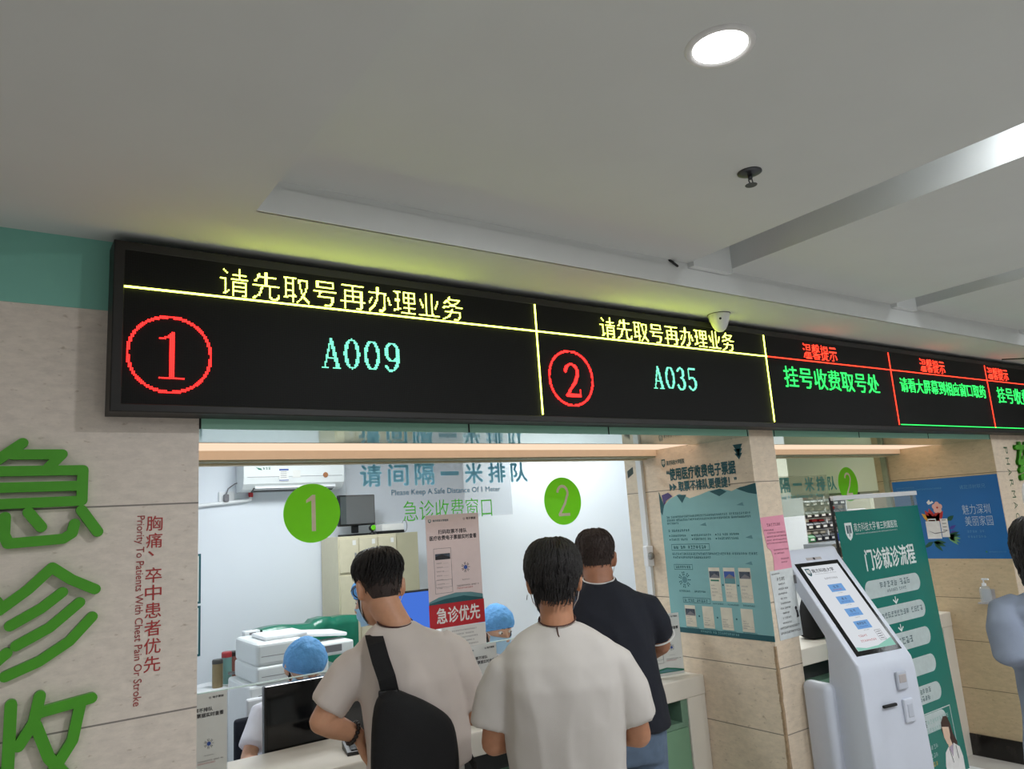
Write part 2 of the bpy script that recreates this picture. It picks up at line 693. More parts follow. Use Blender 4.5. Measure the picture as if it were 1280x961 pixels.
M['mirror'] = mirror_mat()
M['beige'] = mat('beige_head_rail', (206, 194, 160), .5)
M['trough'] = mat('peach_trough_paint', (244, 224, 200), 0.6, vary=0.02)
fascia(XA, XP, (.51, 1.45, 2.14, 3.05), 1)
fascia(XP2, XQ, (3.26, 4.03, 4.80, 5.63), 2)
M['warm_strip'] = emit('warm_strip_glow', (1.0, 0.74, 0.54), 1.05)
for k, (x0, x1) in enumerate(((XA, XP), (XP2, XQ))):
    t = thing('strip_light', ('warm light strip in the trough above the emergency payment window', 'warm light strip in the trough above the farther window, behind the kiosk')[k], 'light', ((x0 + x1) / 2, .585, 2.115), 0, 'warm trough lights')
    w = (x1 - x0) / 2 - .002
    MB().box(-w, w, -.143, .143, .004, .018).build('diffuser', M['warm_strip'], t)
    MB().box(-w, w, -.145, .145, .018, .05).build('housing', M['white_plastic'], t)

# --- glass panes (lower edge leaves the serving gap)
M['glass'] = clear('window_glass', (.985, .995, .99), 0.025)
for k, (x0, x1, zb) in enumerate(((XA, XP, 1.232), (XP2, XQ, 1.232))):
    g = struct(MB().box(x0, x1, YG, YG + .008, zb, 2.08).build('window_%d' % (k + 1), M['glass']))
    MB().box(x0, x1, YG - .0005, YG + .0085, zb - .003, zb + .001).build('polished_edge', mat('glass_edge_%d' % k, (215, 235, 228), 0.2), g)
    jm = MB()
    for xx in ((x1 - .018, x1),) + (((x0, x0 + .03),) if k else ()):
        jm.box(xx[0], xx[1], YG + .01, YG + .05, .95, 2.08)
    jm.build('frame', M['white_plastic'] if not k else M['olive'], g)

# --- office behind the first window, pharmacy behind the second
struct(MB().box(XA, 6.2, 3.5, 3.6, 0, 2.75).build('wall_back', M['office_wall']))
struct(MB().box(XA, XA + .005, YG + .02, 3.5, 0, 2.72).build('wall_office_left', M['office_wall']))
struct(MB().box(XA, 9.6, YG + .16, 3.6, 2.7, 2.8).build('ceiling_office', M['plaster']))
struct(MB().prism([(2.56, 2.0), (4.25, 2.0), (4.25, 2.06), (2.61, 2.06)], 2, 0, 2.7).box(4.19, 4.25, YG + .17, 2.0, 0, 2.7).build('wall_partition', M['office_wall']))

# ================================================================== LED message board
PITCH = 0.00458
SX0, SX1, SZ0, SZ1 = 0.285, 7.5, 2.167, 2.607
board = thing('led_message_board', 'long black LED message board over the windows showing glowing queue numbers', 'sign', (SX0, 0, SZ0))
M['led_frame'] = mat('led_frame_black', (22, 20, 18), 0.5)
fr = MB()
W, Hh = SX1 - SX0, SZ1 - SZ0


def rect_ring(x0, x1, z0, z1, y):
    return [(x0, y, z0), (x1, y, z0), (x1, y, z1), (x0, y, z1)]


fr.loft([rect_ring(-.028, W + .028, -.023, Hh + .027, .098), rect_ring(-.028, W + .028, -.023, Hh + .027, .003), rect_ring(-.025, W + .025, -.020, Hh + .024, 0),
         rect_ring(-.002, W + .002, -.002, Hh + .002, 0), rect_ring(0, W, 0, Hh, .0015), rect_ring(0, W, 0, Hh, .03)])
fr.build('housing', M['led_frame'], board)
MB().box(0, W, .001, .02, 0, Hh).build('led_panel', dot_panel('led_dot_matrix', PITCH), board)
M['led_yellow'] = emit('led_yellow', (0.60, 0.70, 0.075), LED * 1.45)
M['led_green'] = emit('led_mint', (0.06, 0.27, 0.17), LED * .75)
M['led_green2'] = emit('led_green', (0.016, 0.40, 0.06), LED * .6)
M['led_red'] = emit('led_red', (1.0, 0.016, 0.014), LED * .75)
M['led_red2'] = emit('led_orange_red', (0.7, 0.03, 0.014), LED * .6)


def dots(cells, name, m, size=.39):
    """cells: set of (col,row) lit LEDs counted from the lower-left of the panel."""
    b = MB()
    h = PITCH * size
    for c, r in cells:
        x, z = (c + .5) * PITCH, (r + .5) * PITCH
        k = h * .75
        b.add([(x - h, .0, z - h), (x + h, .0, z - h), (x + h, .0, z + h), (x - h, .0, z + h),
               (x - k, -.0032, z - k), (x + k, -.0032, z - k), (x + k, -.0032, z + k), (x - k, -.0032, z + k)],
              [(4, 5, 6, 7), (0, 1, 5, 4), (1, 2, 6, 5), (2, 3, 7, 6), (3, 0, 4, 7)])
    return b.build(name, m, board, recalc=False)


def cell(x, z):
    return int(round((x - SX0) / PITCH)), int(round((z - SZ0) / PITCH))


def raster(s, x0, z0, x1, z1, cov=0.42, bold=0.0, ss=4):
    """Rasterise lettering on the dot matrix, world box x0..x1, z0..z1."""
    vs, fs, _ = glyphs(s, bold)
    c0, r0 = cell(x0, z0)
    c1, r1 = cell(x1, z1)
    nc, nr = c1 - c0, r1 - r0
    g = np.zeros((nr * ss, nc * ss), bool)
    V = vs * [nc * ss, nr * ss]
    for f in fs:
        a, b, c = V[list(f)]
        lo = np.floor(np.minimum(np.minimum(a, b), c)).astype(int)
        hi = np.ceil(np.maximum(np.maximum(a, b), c)).astype(int) + 1
        lo = np.maximum(lo, 0)
        xs = np.arange(lo[0], min(hi[0], nc * ss)) + .5
        ys = np.arange(lo[1], min(hi[1], nr * ss)) + .5
        if len(xs) == 0 or len(ys) == 0:
            continue
        X, Y = np.meshgrid(xs, ys)

        def e(p, q):
            return (q[0] - p[0]) * (Y - p[1]) - (q[1] - p[1]) * (X - p[0])
        w0, w1, w2 = e(a, b), e(b, c), e(c, a)
        ins = ((w0 >= 0) & (w1 >= 0) & (w2 >= 0)) | ((w0 <= 0) & (w1 <= 0) & (w2 <= 0))
        g[lo[1]:lo[1] + len(ys), lo[0]:lo[0] + len(xs)] |= ins
    q = g.reshape(nr, ss, nc, ss).mean((1, 3))
    return {(c0 + c, r0 + r) for r in range(nr) for c in range(nc) if q[r, c] > cov}


def strokes(segs, x0, z0, x1, z1):
    """Numeral drawn from tapered strokes in a unit box, sampled on the dot matrix."""
    c0, r0 = cell(x0, z0)
    c1, r1 = cell(x1, z1)
    nc, nr = c1 - c0, r1 - r0
    out = set()
    asp = nc / nr
    for r in range(nr):
        for c in range(nc):
            px, py = (c + .5) / nc * asp, (r + .5) / nr
            for pl in segs:
                hit = False
                for (ax, ay, ar), (bx, by, br) in zip(pl, pl[1:]):
                    ax2, bx2 = ax * asp, bx * asp
                    dx, dy = bx2 - ax2, by - ay
                    l2 = dx * dx + dy * dy or 1e-9
                    t = max(0, min(1, ((px - ax2) * dx + (py - ay) * dy) / l2))
                    d = math.hypot(px - ax2 - t * dx, py - ay - t * dy)
                    if d < ar + (br - ar) * t:
                        hit = True
                        break
                if hit:
                    out.add((c0 + c, r0 + r))
                    break
    return out


def arc(cx, cy, rx, ry, a0, a1, thick, thin, n=24):
    """Arc with stress: thick where it runs vertical, thin where horizontal."""
    o = []
    for k in range(n + 1):
        a = math.radians(a0 + (a1 - a0) * k / n)
        o.append((cx + rx * math.cos(a), cy + ry * math.sin(a), thin + (thick - thin) * abs(math.cos(a)) ** 1.5))
    return o


TK, TN = .062, .03
NUM = {
    '0': [arc(.5, .5, .36, .45, 0, 360, TK, TN)],
    'A': [[(.5, .95, .03), (.16, .05, .03)], [(.5, .93, .05), (.84, .05, TK)], [(.28, .34, .026), (.72, .34, .026)],
          [(.02, .03, .03), (.32, .03, .03)], [(.64, .03, .03), (.98, .03, .03)]],
    '9': [arc(.5, .66, .34, .29, 0, 360, TK, TN), [(.85, .66, TK), (.84, .42, TK), (.74, .2, .05), (.55, .06, .035), (.35, .04, .03), (.2, .1, .035), (.17, .17, .05)]],
    '3': [[(.16, .82, .05)] + arc(.45, .74, .3, .21, 150, -90, TK, TN), arc(.45, .28, .36, .25, 90, -150, TK, TN) + [(.12, .2, .05)]],
    '5': [[(.2, .95, .03), (.82, .95, .03)], [(.2, .95, .03), (.17, .52, .03)], [(.17, .5, .03)] + arc(.46, .31, .36, .27, 120, -150, TK, TN) + [(.12, .16, .045)]],
    '1': [[(.56, .95, .05), (.56, .04, .055)], [(.53, .93, .03), (.3, .86, .02), (.22, .85, .025)], [(.2, .025, .025), (.92, .025, .025)]],
    '2': [[(.17, .76, .045)] + arc(.48, .72, .32, .24, 160, -35, .055, TN) + [(.62, .42, .05), (.2, .08, .035)], [(.14, .05, .035), (.86, .05, .045)], [(.86, .05, .03), (.9, .2, .022)]],
}


def numerals(s, x0, z0, x1, z1):
    w = (x1 - x0) / len(s)
    out = set()
    for i, ch_ in enumerate(s):
        out |= strokes(NUM[ch_], x0 + i * w + .004, z0, x0 + (i + 1) * w - .004, z1)
    return out


def hline(x0, x1, z, t=1):
    a, r = cell(x0, z)
    b, _ = cell(x1, z)
    return {(c, r + k) for c in range(a, b) for k in range(t)}


def vline(x, z0, z1, t=1):
    c, a = cell(x, z0)
    _, b = cell(x, z1)
    return {(c + k, r) for r in range(a, b) for k in range(t)}


def ring(cx, cz, r, t):
    c0, r0 = cell(cx, cz)
    n = int(r / PITCH) + 2
    return {(c0 + i, r0 + j) for i in range(-n, n + 1) for j in range(-n, n + 1) if r - t <= math.hypot(i, j) * PITCH <= r}


QM = '请先取号再办理业务'
for x0, x1 in ((.540, 1.390), (2.052, 2.900)):
    dots(raster(QM, x0, 2.505, x1, 2.594, .40, -.014), 'yellow_message', M['led_yellow'])
dots(hline(.285, 3.143, 2.495) | vline(1.719, 2.170, 2.606) | vline(3.136, 2.170, 2.606), 'yellow_divider', M['led_yellow'], .62)
dots(numerals('A009', .848, 2.300, 1.136, 2.404), 'queue_number', M['led_green'])
dots(numerals('A035', 2.330, 2.302, 2.616, 2.406), 'queue_number', M['led_green'])
dots(ring(.406, 2.311, .114, .0085), 'numeral_ring', M['led_red'])
dots(strokes(NUM['1'], .362, 2.240, .452, 2.378), 'window_numeral', M['led_red'])
dots(ring(1.876, 2.316, .114, .0085), 'numeral_ring', M['led_red'])
dots(strokes(NUM['2'], 1.832, 2.246, 1.928, 2.384), 'window_numeral', M['led_red'])
for a, b in ((3.455, 3.755), (4.640, 4.945), (5.535, 5.840), (6.7, 7.0)):
    dots(raster('温馨提示', a, 2.512, b, 2.592, .34, -.008), 'reminder_heading', M['led_red2'])
dots(hline(3.146, 7.5, 2.497) | vline(4.290, 2.175, 2.604) | vline(5.503, 2.178, 2.60), 'red_divider', M['led_red2'], .62)
dots(hline(4.31, 7.5, 2.178, 1), 'green_divider', M['led_green2'], .55)
for a, b, s in ((3.262, 4.135, '挂号收费取号处'), (4.372, 5.448, '请看大屏幕到相应窗口取药'), (5.62, 6.50, '挂号收费取号处')):
    z0 = 2.352 if s[0] == '挂' else 2.374
    dots(raster(s, a, z0, b, 2.458, .36, 0.0), 'green_message', M['led_green2'])

# ================================================================== ceiling fittings
M['lamp_on'] = emit('downlight_glow', (1.0, 0.98, 0.96), 14.0)
M['lamp_rim'] = mat('lamp_rim_white', (230, 230, 230), 0.4)


def downlight(x, y, z, label, r=.058, group='recessed round downlights'):
    t = thing('downlight', label, 'ceiling light', (x, y, z), 0, group)
    MB().lathe([(r, -.001), (r + .004, -.006), (r + .014, -.006), (r + .018, 0.0), (r + .018, .001), (r, .001)], n=40).build('rim', M['lamp_rim'], t, smooth=True)
    MB().lathe([(.001, -.0025), (r, -.0025), (r, .002), (.001, .002)], n=40).build('lens', M['lamp_on'], t)
    area('downlight_lamp', (x, y, z - .012), r * 2, HALL_LAMP_W, (.95, .97, 1), shape='DISK')
    return t


downlight(1.257, -1.335, ZT, 'lit round downlight in the smooth ceiling bay above the queue')
FAR = 'recessed round downlight added out of view to light the hall'  # unseen fixtures, added to light the hall
for x, y in ((1.25, -3.6), (3.2, -3.6), (3.2, -1.9), (4.7, -1.9), (6.2, -1.6), (4.7, -3.8)):
    downlight(x, y, ZT, FAR)
for x, y in ((-1.2, -2.6), (-1.2, -4.6)):
    downlight(x, y, ZC, FAR)

M['tube_on'] = emit('tube_glow', (0.93, 0.96, 1.0), 10.0)
for k, (xc, ya, yb) in enumerate(((2.41, -2.9, -1.45), (3.93, -2.6, -1.25), (5.46, -2.6, -1.2))):
    t = thing('tube_light', ('bright tube light inside the first ceiling slot beside the ceiling sprinkler', 'tube light inside the second ceiling slot from the sprinkler', 'tube light inside the third ceiling slot, deepest along the hall')[k], 'light', (xc, (ya + yb) / 2, ZT + .16), 0, 'tube lights in the ceiling slots')
    l = (yb - ya) / 2
    MB().tube([(0, -l, 0), (0, l, 0)], .013, 12).build('tube', M['tube_on'], t, smooth=True)
    MB().box(-.03, .03, -l - .02, l + .02, .016, .04).build('fitting', M['white_plastic'], t)
    area('tube_lamp', (xc, (ya + yb) / 2, ZT + .13), .05, SLOT_LAMP_W, (.93, .96, 1), size_y=l * 2)

# sprinkler
M['steel_dark'] = mat('dull_steel', (84, 86, 90), .35, metal=.8)
t = thing('sprinkler', 'small dark metal sprinkler head on the ceiling below the lit downlight', 'sprinkler', (1.83, -.964, ZT))
MB().lathe([(.036, 0), (.036, -.003), (.028, -.007), (.012, -.010), (.002, -.010)], n=28).build('escutcheon', M['steel_dark'], t, smooth=True)
b = MB().lathe([(.007, -.008), (.007, -.020), (.005, -.024), (.001, -.024)], n=14)
b.tube([(-.007, 0, -.018), (-.009, 0, -.030), (-.002, 0, -.041)], .0018, 8)
b.tube([(.007, 0, -.018), (.009, 0, -.030), (.002, 0, -.041)], .0018, 8)
b.build('body', M['steel_dark'], t, smooth=True)
MB().lathe([(.001, -.043), (.017, -.043), (.018, -.0415), (.001, -.041)], n=24).build('deflector', M['steel_dark'], t)

# dome camera
t = thing('security_camera', 'small white cone-shaped security camera on the ceiling in front of the LED board', 'camera', (2.752, -.052, ZC))
MB().lathe([(.050, 0), (.051, -.004), (.044, -.030), (.034, -.058), (.024, -.074), (.012, -.082), (.001, -.084)], n=36).build('shell', M['white_plastic'], t, smooth=True)
MB().lathe([(.0515, -.002), (.053, -.002), (.053, .0), (.0515, .0)], n=36).build('base_ring', M['black_plastic'], t)
MB().ball((-.030, -.030, -.030), .006, .006, .006, 12, 8).build('screw', M['black_plastic'], t, smooth=True)

# slim ceiling speaker strip near the far end of the band
t = thing('ceiling_panel', 'thin white ceiling panel at the far end over the LED board', 'ceiling panel', (6.3, -.13, ZC))
MB().rbox(-.3, .3, -.05, .05, -.02, 0, .004).build('body', M['white_plastic'], t)
t2 = tag(MB().tube([(5.75, -.02, ZC - .004), (5.9, -.1, ZC - .004), (6.4, -.26, ZC - .004)], .004, 8).build('ceiling_cable', M['black_plastic'], origin=(5.75, -.02, ZC)), 'thin black cable along the ceiling at the far end of the board', 'cable')
t2 = tag(MB().tube([(2.18, -.292, 2.765), (2.19, -.305, 2.75), (2.215, -.308, 2.735)], .005, 8).build('loose_wire', M['black_plastic'], origin=(2.18, -.292, 2.76)), 'short dark loose wire hanging from the ceiling slot edge', 'wire')

# office lamps
M['panel_on'] = emit('panel_glow', (0.95, 0.98, 1.0), 4.0)
for k, (x, y, w, lab) in enumerate(((1.75, 2.25, OFFICE_LAMP_W * .98, 'bright ceiling panel light in the payment office, nearer the air conditioner'), (3.3, 1.45, OFFICE_LAMP_W * .55, 'bright ceiling panel light in the payment office, nearer the dividing wall'),
                                    (5.6, 2.0, PHARMACY_LAMP_W, 'ceiling panel light behind the roller blind, nearer'), (8.0, 2.2, PHARMACY_LAMP_W, 'ceiling panel light over the pharmacy shelves, farther'))):
    t = thing('panel_light', lab, 'light', (x, y, 2.7), 0, 'office panel lights')
    MB().box(-.3, .3, -.3, .3, -.012, 0).build('frame', M['white_plastic'], t)
    MB().box(-.28, .28, -.28, .28, -.014, -.011).build('diffuser', M['panel_on'], t)
    area('panel_lamp', (x, y, 2.68), .56, w, (.93, .97, 1), size_y=.56)

# ================================================================== counters
def counter(x0, x1, label, group, doors, k):
    t = thing('service_counter', label, 'counter', ((x0 + x1) / 2, .558, 0), 0, group)
    a, b = x0 - (x0 + x1) / 2, x1 - (x0 + x1) / 2
    MB().rbox(a, b, 0, .40, .85, .945, .006).build('countertop', M['cream'], t)
    MB().rbox(b - .13, b, .004, .34, 0, .851, .004).build('end_panel', M['cream'], t)
    MB().rbox(a, a + .13, .004, .34, 0, .851, .004).build('end_panel', M['cream'], t)
    MB().box(a + .13, b - .13, .10, .12, .74, .86).box(a + .13, b - .13, .02, .10, .845, .85).build('recess_back', M['dark_grey'], t)
    m = MB()
    m.box(a + .13, b - .13, .015, .12, .72, .745)
    m.box(b - .175, b - .13, .012, .12, .745, .85)
    m.box(a + .13, a + .175, .012, .12, .745, .85)
    m.build('recess_lining', M['green_shade'], t)
    w = (b - a - .26) / doors
    for i in range(doors):
        d = MB().rbox(a + .13 + i * w + .003, a + .13 + (i + 1) * w - .003, .012, .03, .09, .718, .003).build('door', M['green_panel'], t)
    MB().box(a + .13, b - .13, .034, .32, .08, .72).build('carcass', M['dark'], t)
    MB().box(a + .13, b - .13, .05, .32, 0, .08).build('toe_kick', M['black_marble'], t)
    return t


M['dark_grey'] = mat('recess_grey', (62, 62, 62), 0.6)
M['green_shade'] = mat('green_recess_lining', (112, 146, 124), 0.4)
counter(XA + .002, XP - .002, 'cream counter with green doors below the window where three men queue', 'service counters', 6, 0)
counter(XP2 + .002, XQ - .002, 'cream counter with green doors behind the kiosk and green banner', 'service counters', 5, 1)
t = thing('clerk_desk', 'pale inner desk behind the counter where the clerks sit', 'desk', (1.85, 1.13, 0))
MB().rbox(-1.25, 1.2, -.16, .17, .72, .75, .004).build('desktop', M['white_plastic'], t)
for x in (-1.2, 0, 1.15):
    MB().box(x, x + .03, -.14, .15, 0, .72).build('leg', M['white_plastic'], t)

# ================================================================== vinyl on the glass
M['film_blue'] = clear('frosted_film', (.94, .97, 1), .02, .30, (205, 218, 232))
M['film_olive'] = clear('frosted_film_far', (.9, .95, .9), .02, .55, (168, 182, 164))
M['sign_teal'] = mat('vinyl_teal', (150, 220, 240), .5)
M['sign_teal2'] = mat('vinyl_teal_grey', (84, 138, 172), .5)
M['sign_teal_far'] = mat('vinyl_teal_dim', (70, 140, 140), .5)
M['vinyl_green'] = mat('vinyl_green', (112, 216, 18), .45, vary=.02)
M['vinyl_text_green'] = mat('vinyl_text_green', (84, 196, 44), .5)
for _k, _f, _c in (('sign_teal', .45, (186, 232, 246)), ('sign_teal2', .35, (110, 160, 185)), ('vinyl_green', .22, (120, 215, 20)), ('vinyl_text_green', .4, (70, 190, 30))):
    through(M[_k], _f, _c)
M['vinyl_cream'] = mat('vinyl_cream', (214, 208, 190), .5)


def distance_film(x, z, label, film, m1, m2):
    t = thing('distance_notice', label, 'window sticker', (x, YG - .001, z), 0, 'keep a distance films on the glass')
    s = Sheet((0, 0, 0), (1, 0, 0), (0, 0, -1))
    s.rect(0, 0, .865, .265, 0, 0)
    s.mb.build('film', film, t)
    s = Sheet((0, 0, 0), (1, 0, 0), (0, 0, -1))
    for i, chh in enumerate('请间隔一米排队'):
        u = .070 + .1335 * i
        v0, v1 = (.012, .106) if chh != '一' else (.048, .066)
        s.text(chh, u, v0, u + .098, v1, 0, .0008, .035 if chh != '一' else .02)
    s.mb.build('lettering', m1, t)
    s = Sheet((0, 0, 0), (1, 0, 0), (0, 0, -1))
    s.text('Please Keep A Safe Distance Of 1 Meter', .215, .125, .80, .157, 0, .0008, .012)
    s.mb.build('small_lettering', m2, t)


distance_film(1.266, 2.079, 'pale frosted film with big teal characters asking for one metre spacing, nearer window', M['film_blue'], M['sign_teal'], M['sign_teal2'])
distance_film(3.945, 1.952, 'pale frosted film with teal characters half hidden behind the stone pillar', M['film_olive'], M['sign_teal_far'], M['sign_teal_far'])

s = Sheet((0, 0, 0), (1, 0, 0), (0, 0, -1))
s.text('急诊收费窗口', 0, 0, .475, .092, 0, .0004, -.006)
tag(s.mb.build('window_title', M['vinyl_text_green']), 'thin green lettering naming the emergency payment window', 'window sticker').location = (1.535, YG - .0022, 1.902)


def number_disc(x, z, n, label):
    t = thing('number_sticker', label, 'window sticker', (x, YG - .0015, z), 0, 'green number discs on the glass')
    s = Sheet((0, 0, 0), (1, 0, 0), (0, 0, -1))
    s.disc(0, 0, .122, .122, 0, 0, 64)
    s.mb.build('disc', M['vinyl_green'], t)
    b = MB()
    if n == '1':
        pts = [(.0, .075), (.014, .075), (.014, -.075), (-.004, -.075), (-.004, .052), (-.026, .042), (-.026, .054)]
        b.add([(x_, -.0012, z_) for x_, z_ in pts], [tuple(range(len(pts)))])
    else:
        path = [(-.032 * 1.0 + 0, .032)]
        path = [(.0 + .033 * math.cos(math.radians(a)), .042 + .034 * math.sin(math.radians(a))) for a in range(170, -41, -15)]
        path += [(.012, -.012), (-.030, -.070), (.036, -.070)]
        w = .0072
        for i in range(len(path) - 1):
            p, q = Vector(path[i]), Vector(path[i + 1])
            d = (q - p).normalized()
            nrm = Vector((-d.y, d.x)) * w
            e = d * w * .6
            c4 = [p + nrm - e, q + nrm + e, q - nrm + e, p - nrm - e]
            b.add([(v.x, -.0012 - i * .00001, v.y) for v in c4], [(0, 1, 2, 3)])
    b.build('numeral', M['vinyl_cream'], t)


number_disc(1.116, 1.870, '1', 'green disc with a cream 1 on the glass below the air conditioner')
number_disc(2.452, 1.866, '2', 'green disc with a cream 2 on the glass above the man in navy')
number_disc(5.063, 1.880, '2', 'green disc with a thin cream 2 on the far glass over the green banner')

b = MB()
b.add([(.0, 0, .026), (.045, 0, .050), (.045, 0, .012), (.0, 0, -.014)], [(0, 1, 2, 3)])
tag(b.build('corner_sticker', mat('grey_teal_sticker', (84, 112, 124), .5)), 'small slanted grey sticker in the upper corner of the nearer glass', 'window sticker').location = (2.925, YG - .001, 1.985)

t = thing('glass_clamp', 'small silver and white clamp on the glass edge beside the teal poster', 'clamp', (3.03, YG - .012, 1.54))
MB().rbox(-.022, .025, 0, .034, -.055, .055, .004).build('body', M['white_plastic'], t)
MB().lathe([(.018, -.012), (.020, -.006), (.020, 0), (.001, 0)], n=24, axis=1).build('knob', M['steel'], t, smooth=True)

# ================================================================== printed notices
M['paper'] = mat('notice_paper', (216, 208, 206), .6, vary=.02)
M['paper_white'] = mat('paper_white', (225, 224, 220), .6, vary=.02)
M['paper_pinkish'] = mat('poster_paper_pinkish', (228, 215, 213), .55, vary=.02)
through(M['paper_pinkish'], .25, (230, 215, 214))
M['ink'] = mat('ink_black', (34, 34, 40), .6)
M['ink_grey'] = mat('ink_grey', (120, 118, 122), .6)
M['ink_pale'] = mat('ink_pale_grey', (176, 170, 170), .6)
M['ink_blue'] = mat('ink_blue', (52, 84, 160), .6)
M['ink_red'] = mat('ink_red', (180, 60, 60), .6)
M['ink_teal'] = mat('ink_deep_teal', (24, 84, 92), .6)
M['ink_teal_mid'] = mat('ink_mid_teal', (92, 140, 146), .6)
M['ink_green'] = mat('ink_green', (36, 120, 96), .6)
M['red_print'] = mat('red_print', (186, 34, 44), .5)
M['white_print'] = mat('white_print', (232, 230, 228), .5)
M['acrylic'] = clear('clear_acrylic', (.97, .98, .98), .05)
M['picture_dark'] = mat('picture_dark', (66, 76, 90), .6, vary=.4, scale=60)
NOTICE_INKS = None


def seal(s, u, v, r, mi, mo):
    """Round scan badge: blue centre with radiating dashes (no readable code)."""
    s.disc(u, v, r * .42, m=mi, h=.0008, n=24)
    for k in range(20):
        a = 2 * pi * k / 20
        for r0, r1 in ((.55, .72), (.8, 1.0)):
            if (k * 7 + int(r0 * 10)) % 3 == 0:
                continue
            d, n = Vector((math.cos(a), math.sin(a))), Vector((-math.sin(a), math.cos(a))) * r * .06
            p = [d * r * r0 + n, d * r * r1 + n, d * r * r1 - n, d * r * r0 - n]
            s.poly([(u + q.x, v + q.y) for q in p], mo, .0008)


def ticket_layout(s, w, h, full=True):
    """The scan-for-your-invoice notice used on every counter sign; materials 0.. as in TICKET_MATS."""
    shield(s, w * .045, h * .045, w * .055, h * .035, 0, 5)
    s.text('南方科技大学医院', w * .13, h * .048, w * .42, h * .07, 0, bold=.02)
    s.text('电子票据', w * .76, h * .04, w * .94, h * .066, 1, bold=.02)
    s.frame(w * .70, h * .045, w * .73, h * .066, .0015, 2)
    s.text('扫码取票不排队', w * .22, h * .155, w * .76, h * .20, 1, bold=.02)
    s.text('医疗收费电子票据实时查看', w * .06, h * .215, w * .94, h * .262, 1, bold=.02)
    s.frame(w * .12, h * .345, w * .44, h * .80, .0015, 2)
    s.rect(w * .145, h * .40, w * .42, h * .46, 3)
    s.poly([(w * .145, h * .46), (w * .145, h * .43), (w * .26, h * .405), (w * .42, h * .44), (w * .42, h * .46)], 1, .0009)
    for i in range(7):
        s.fine(w * .16, h * (.49 + .042 * i), w * (.26 + .02 * (i % 3)), h * (.50 + .042 * i), 2, seed=i)
        s.rect(w * .28, h * (.499 + .042 * i), w * .38, h * (.501 + .042 * i), 6)
    s.frame(w * .135, h * .665, w * .43, h * .74, .001, 2)
    seal(s, w * .70, h * .56, w * .08, 7, 1)
    s.fine(w * .62, h * .68, w * .78, h * .69, 2, seed=20)
    s.fine(w * .52, h * .735, w * .95, h * .75, 1, seed=21)
    s.fine(w * .52, h * .76, w * .82, h * .775, 8, seed=22)


TICKET_MATS = [M['ink_teal'], M['ink'], M['ink_grey'], M['picture_dark'], M['ink_green'], M['white_print'], M['ink_pale'], M['ink_blue'], M['ink_red'], M['ink_teal_mid']]

# poster taped on the glass, with the red priority strip
t = thing('glass_poster', 'tall pale poster with a red strip taped to the glass', 'poster', (1.644, YG - .003, 1.832))
s = Sheet((0, 0, 0), (1, 0, 0), (0, 0, -1))
s.slab(0, 0, .285, .50, .0012)
s.mb.build('sheet', M['paper_pinkish'], t)
s = Sheet((0, 0, 0), (1, 0, 0), (0, 0, -1))
ticket_layout(s, .285, .44)
s.poly([(0, .385), (.05, .368), (.14, .355), (.22, .36), (.285, .375), (.285, .40), (0, .40)], 9, .0006)
s.poly([(0, .392), (.08, .378), (.18, .372), (.285, .392), (.285, .405), (0, .405)], 0, .0008)
s.mb.build('print', TICKET_MATS, t)
s = Sheet((0, -.0012, 0), (1, 0, 0), (0, 0, -1))
s.slab(-.002, .398, .289, .502, .0008)
s.mb.build('red_strip', M['red_print'], t)['label'] = 'red strip'
s = Sheet((0, -.0012, 0), (1, 0, 0), (0, 0, -1))
s.text('急诊优先', .035, .415, .262, .483, 0, .0006, .02)
s.mb.build('strip_lettering', M['white_print'], t)
t = thing('taped_paper', 'small white printed sheet taped on the glass under the red strip', 'paper', (1.70, YG - .002, 1.328))
s = Sheet((0, 0, 0), (1, 0, 0), (0, 0, -1))
s.slab(0, 0, .235, .10, .001)
s.mb.build('sheet', M['paper_white'], t)
s = Sheet((0, 0, 0), (1, 0, 0), (0, 0, -1))
for i in range(5):
    s.fine(.02, .016 + i * .016, .19 - .02 * (i % 2), .022 + i * .016, 0, seed=30 + i)
s.mb.build('print', M['ink_grey'], t)


def counter_sign(x, y, rot, label, w=.205, h=.30):
    t = thing('counter_sign', label, 'sign', (x, y, .945), rot, 'clear sign holders on the counter')
    MB().rbox(-w / 2 - .004, w / 2 + .004, -.045, .045, 0, .006, .002).build('base', M['acrylic'], t)
    MB().box(-w / 2 - .003, w / 2 + .003, -.004, -.002, .006, h + .012).box(-w / 2 - .003, w / 2 + .003, .002, .004, .006, h + .012).build('holder', M['acrylic'], t)
    MB().box(-w / 2, w / 2, -.0012, .0012, .008, h + .009).build('sheet', M['paper_white'], t)
    s = Sheet((-w / 2, -.0014, h + .009), (1, 0, 0), (0, 0, -1))
    ticket_layout(s, w, h)
    s.poly([(0, h * .955), (w * .2, h * .90), (w * .5, h * .875), (w * .75, h * .90), (w, h * .935), (w, h * .96), (0, h * .96)], 4, .0006)
    s.poly([(w * .15, h * .94), (w * .5, h * .90), (w * .9, h * .945), (w * .6, h * .95)], 9, .0008)
    s.mb.build('print', TICKET_MATS, t)
    return t


counter_sign(.636, .70, 0, 'clear sign holder at the counter end beside the left stone wall')
counter_sign(1.795, .70, 0, 'clear sign holder on the counter between the two men in white T-shirts')
counter_sign(2.90, .66, math.radians(-14), 'clear sign holder by the elbow of the man in navy')

# ---- teal poster and lettering on the pillar reveal (faces -x)
def reveal(name, label, x, y, z, cat='poster'):
    return thing(name, label, cat, (x, y, z))


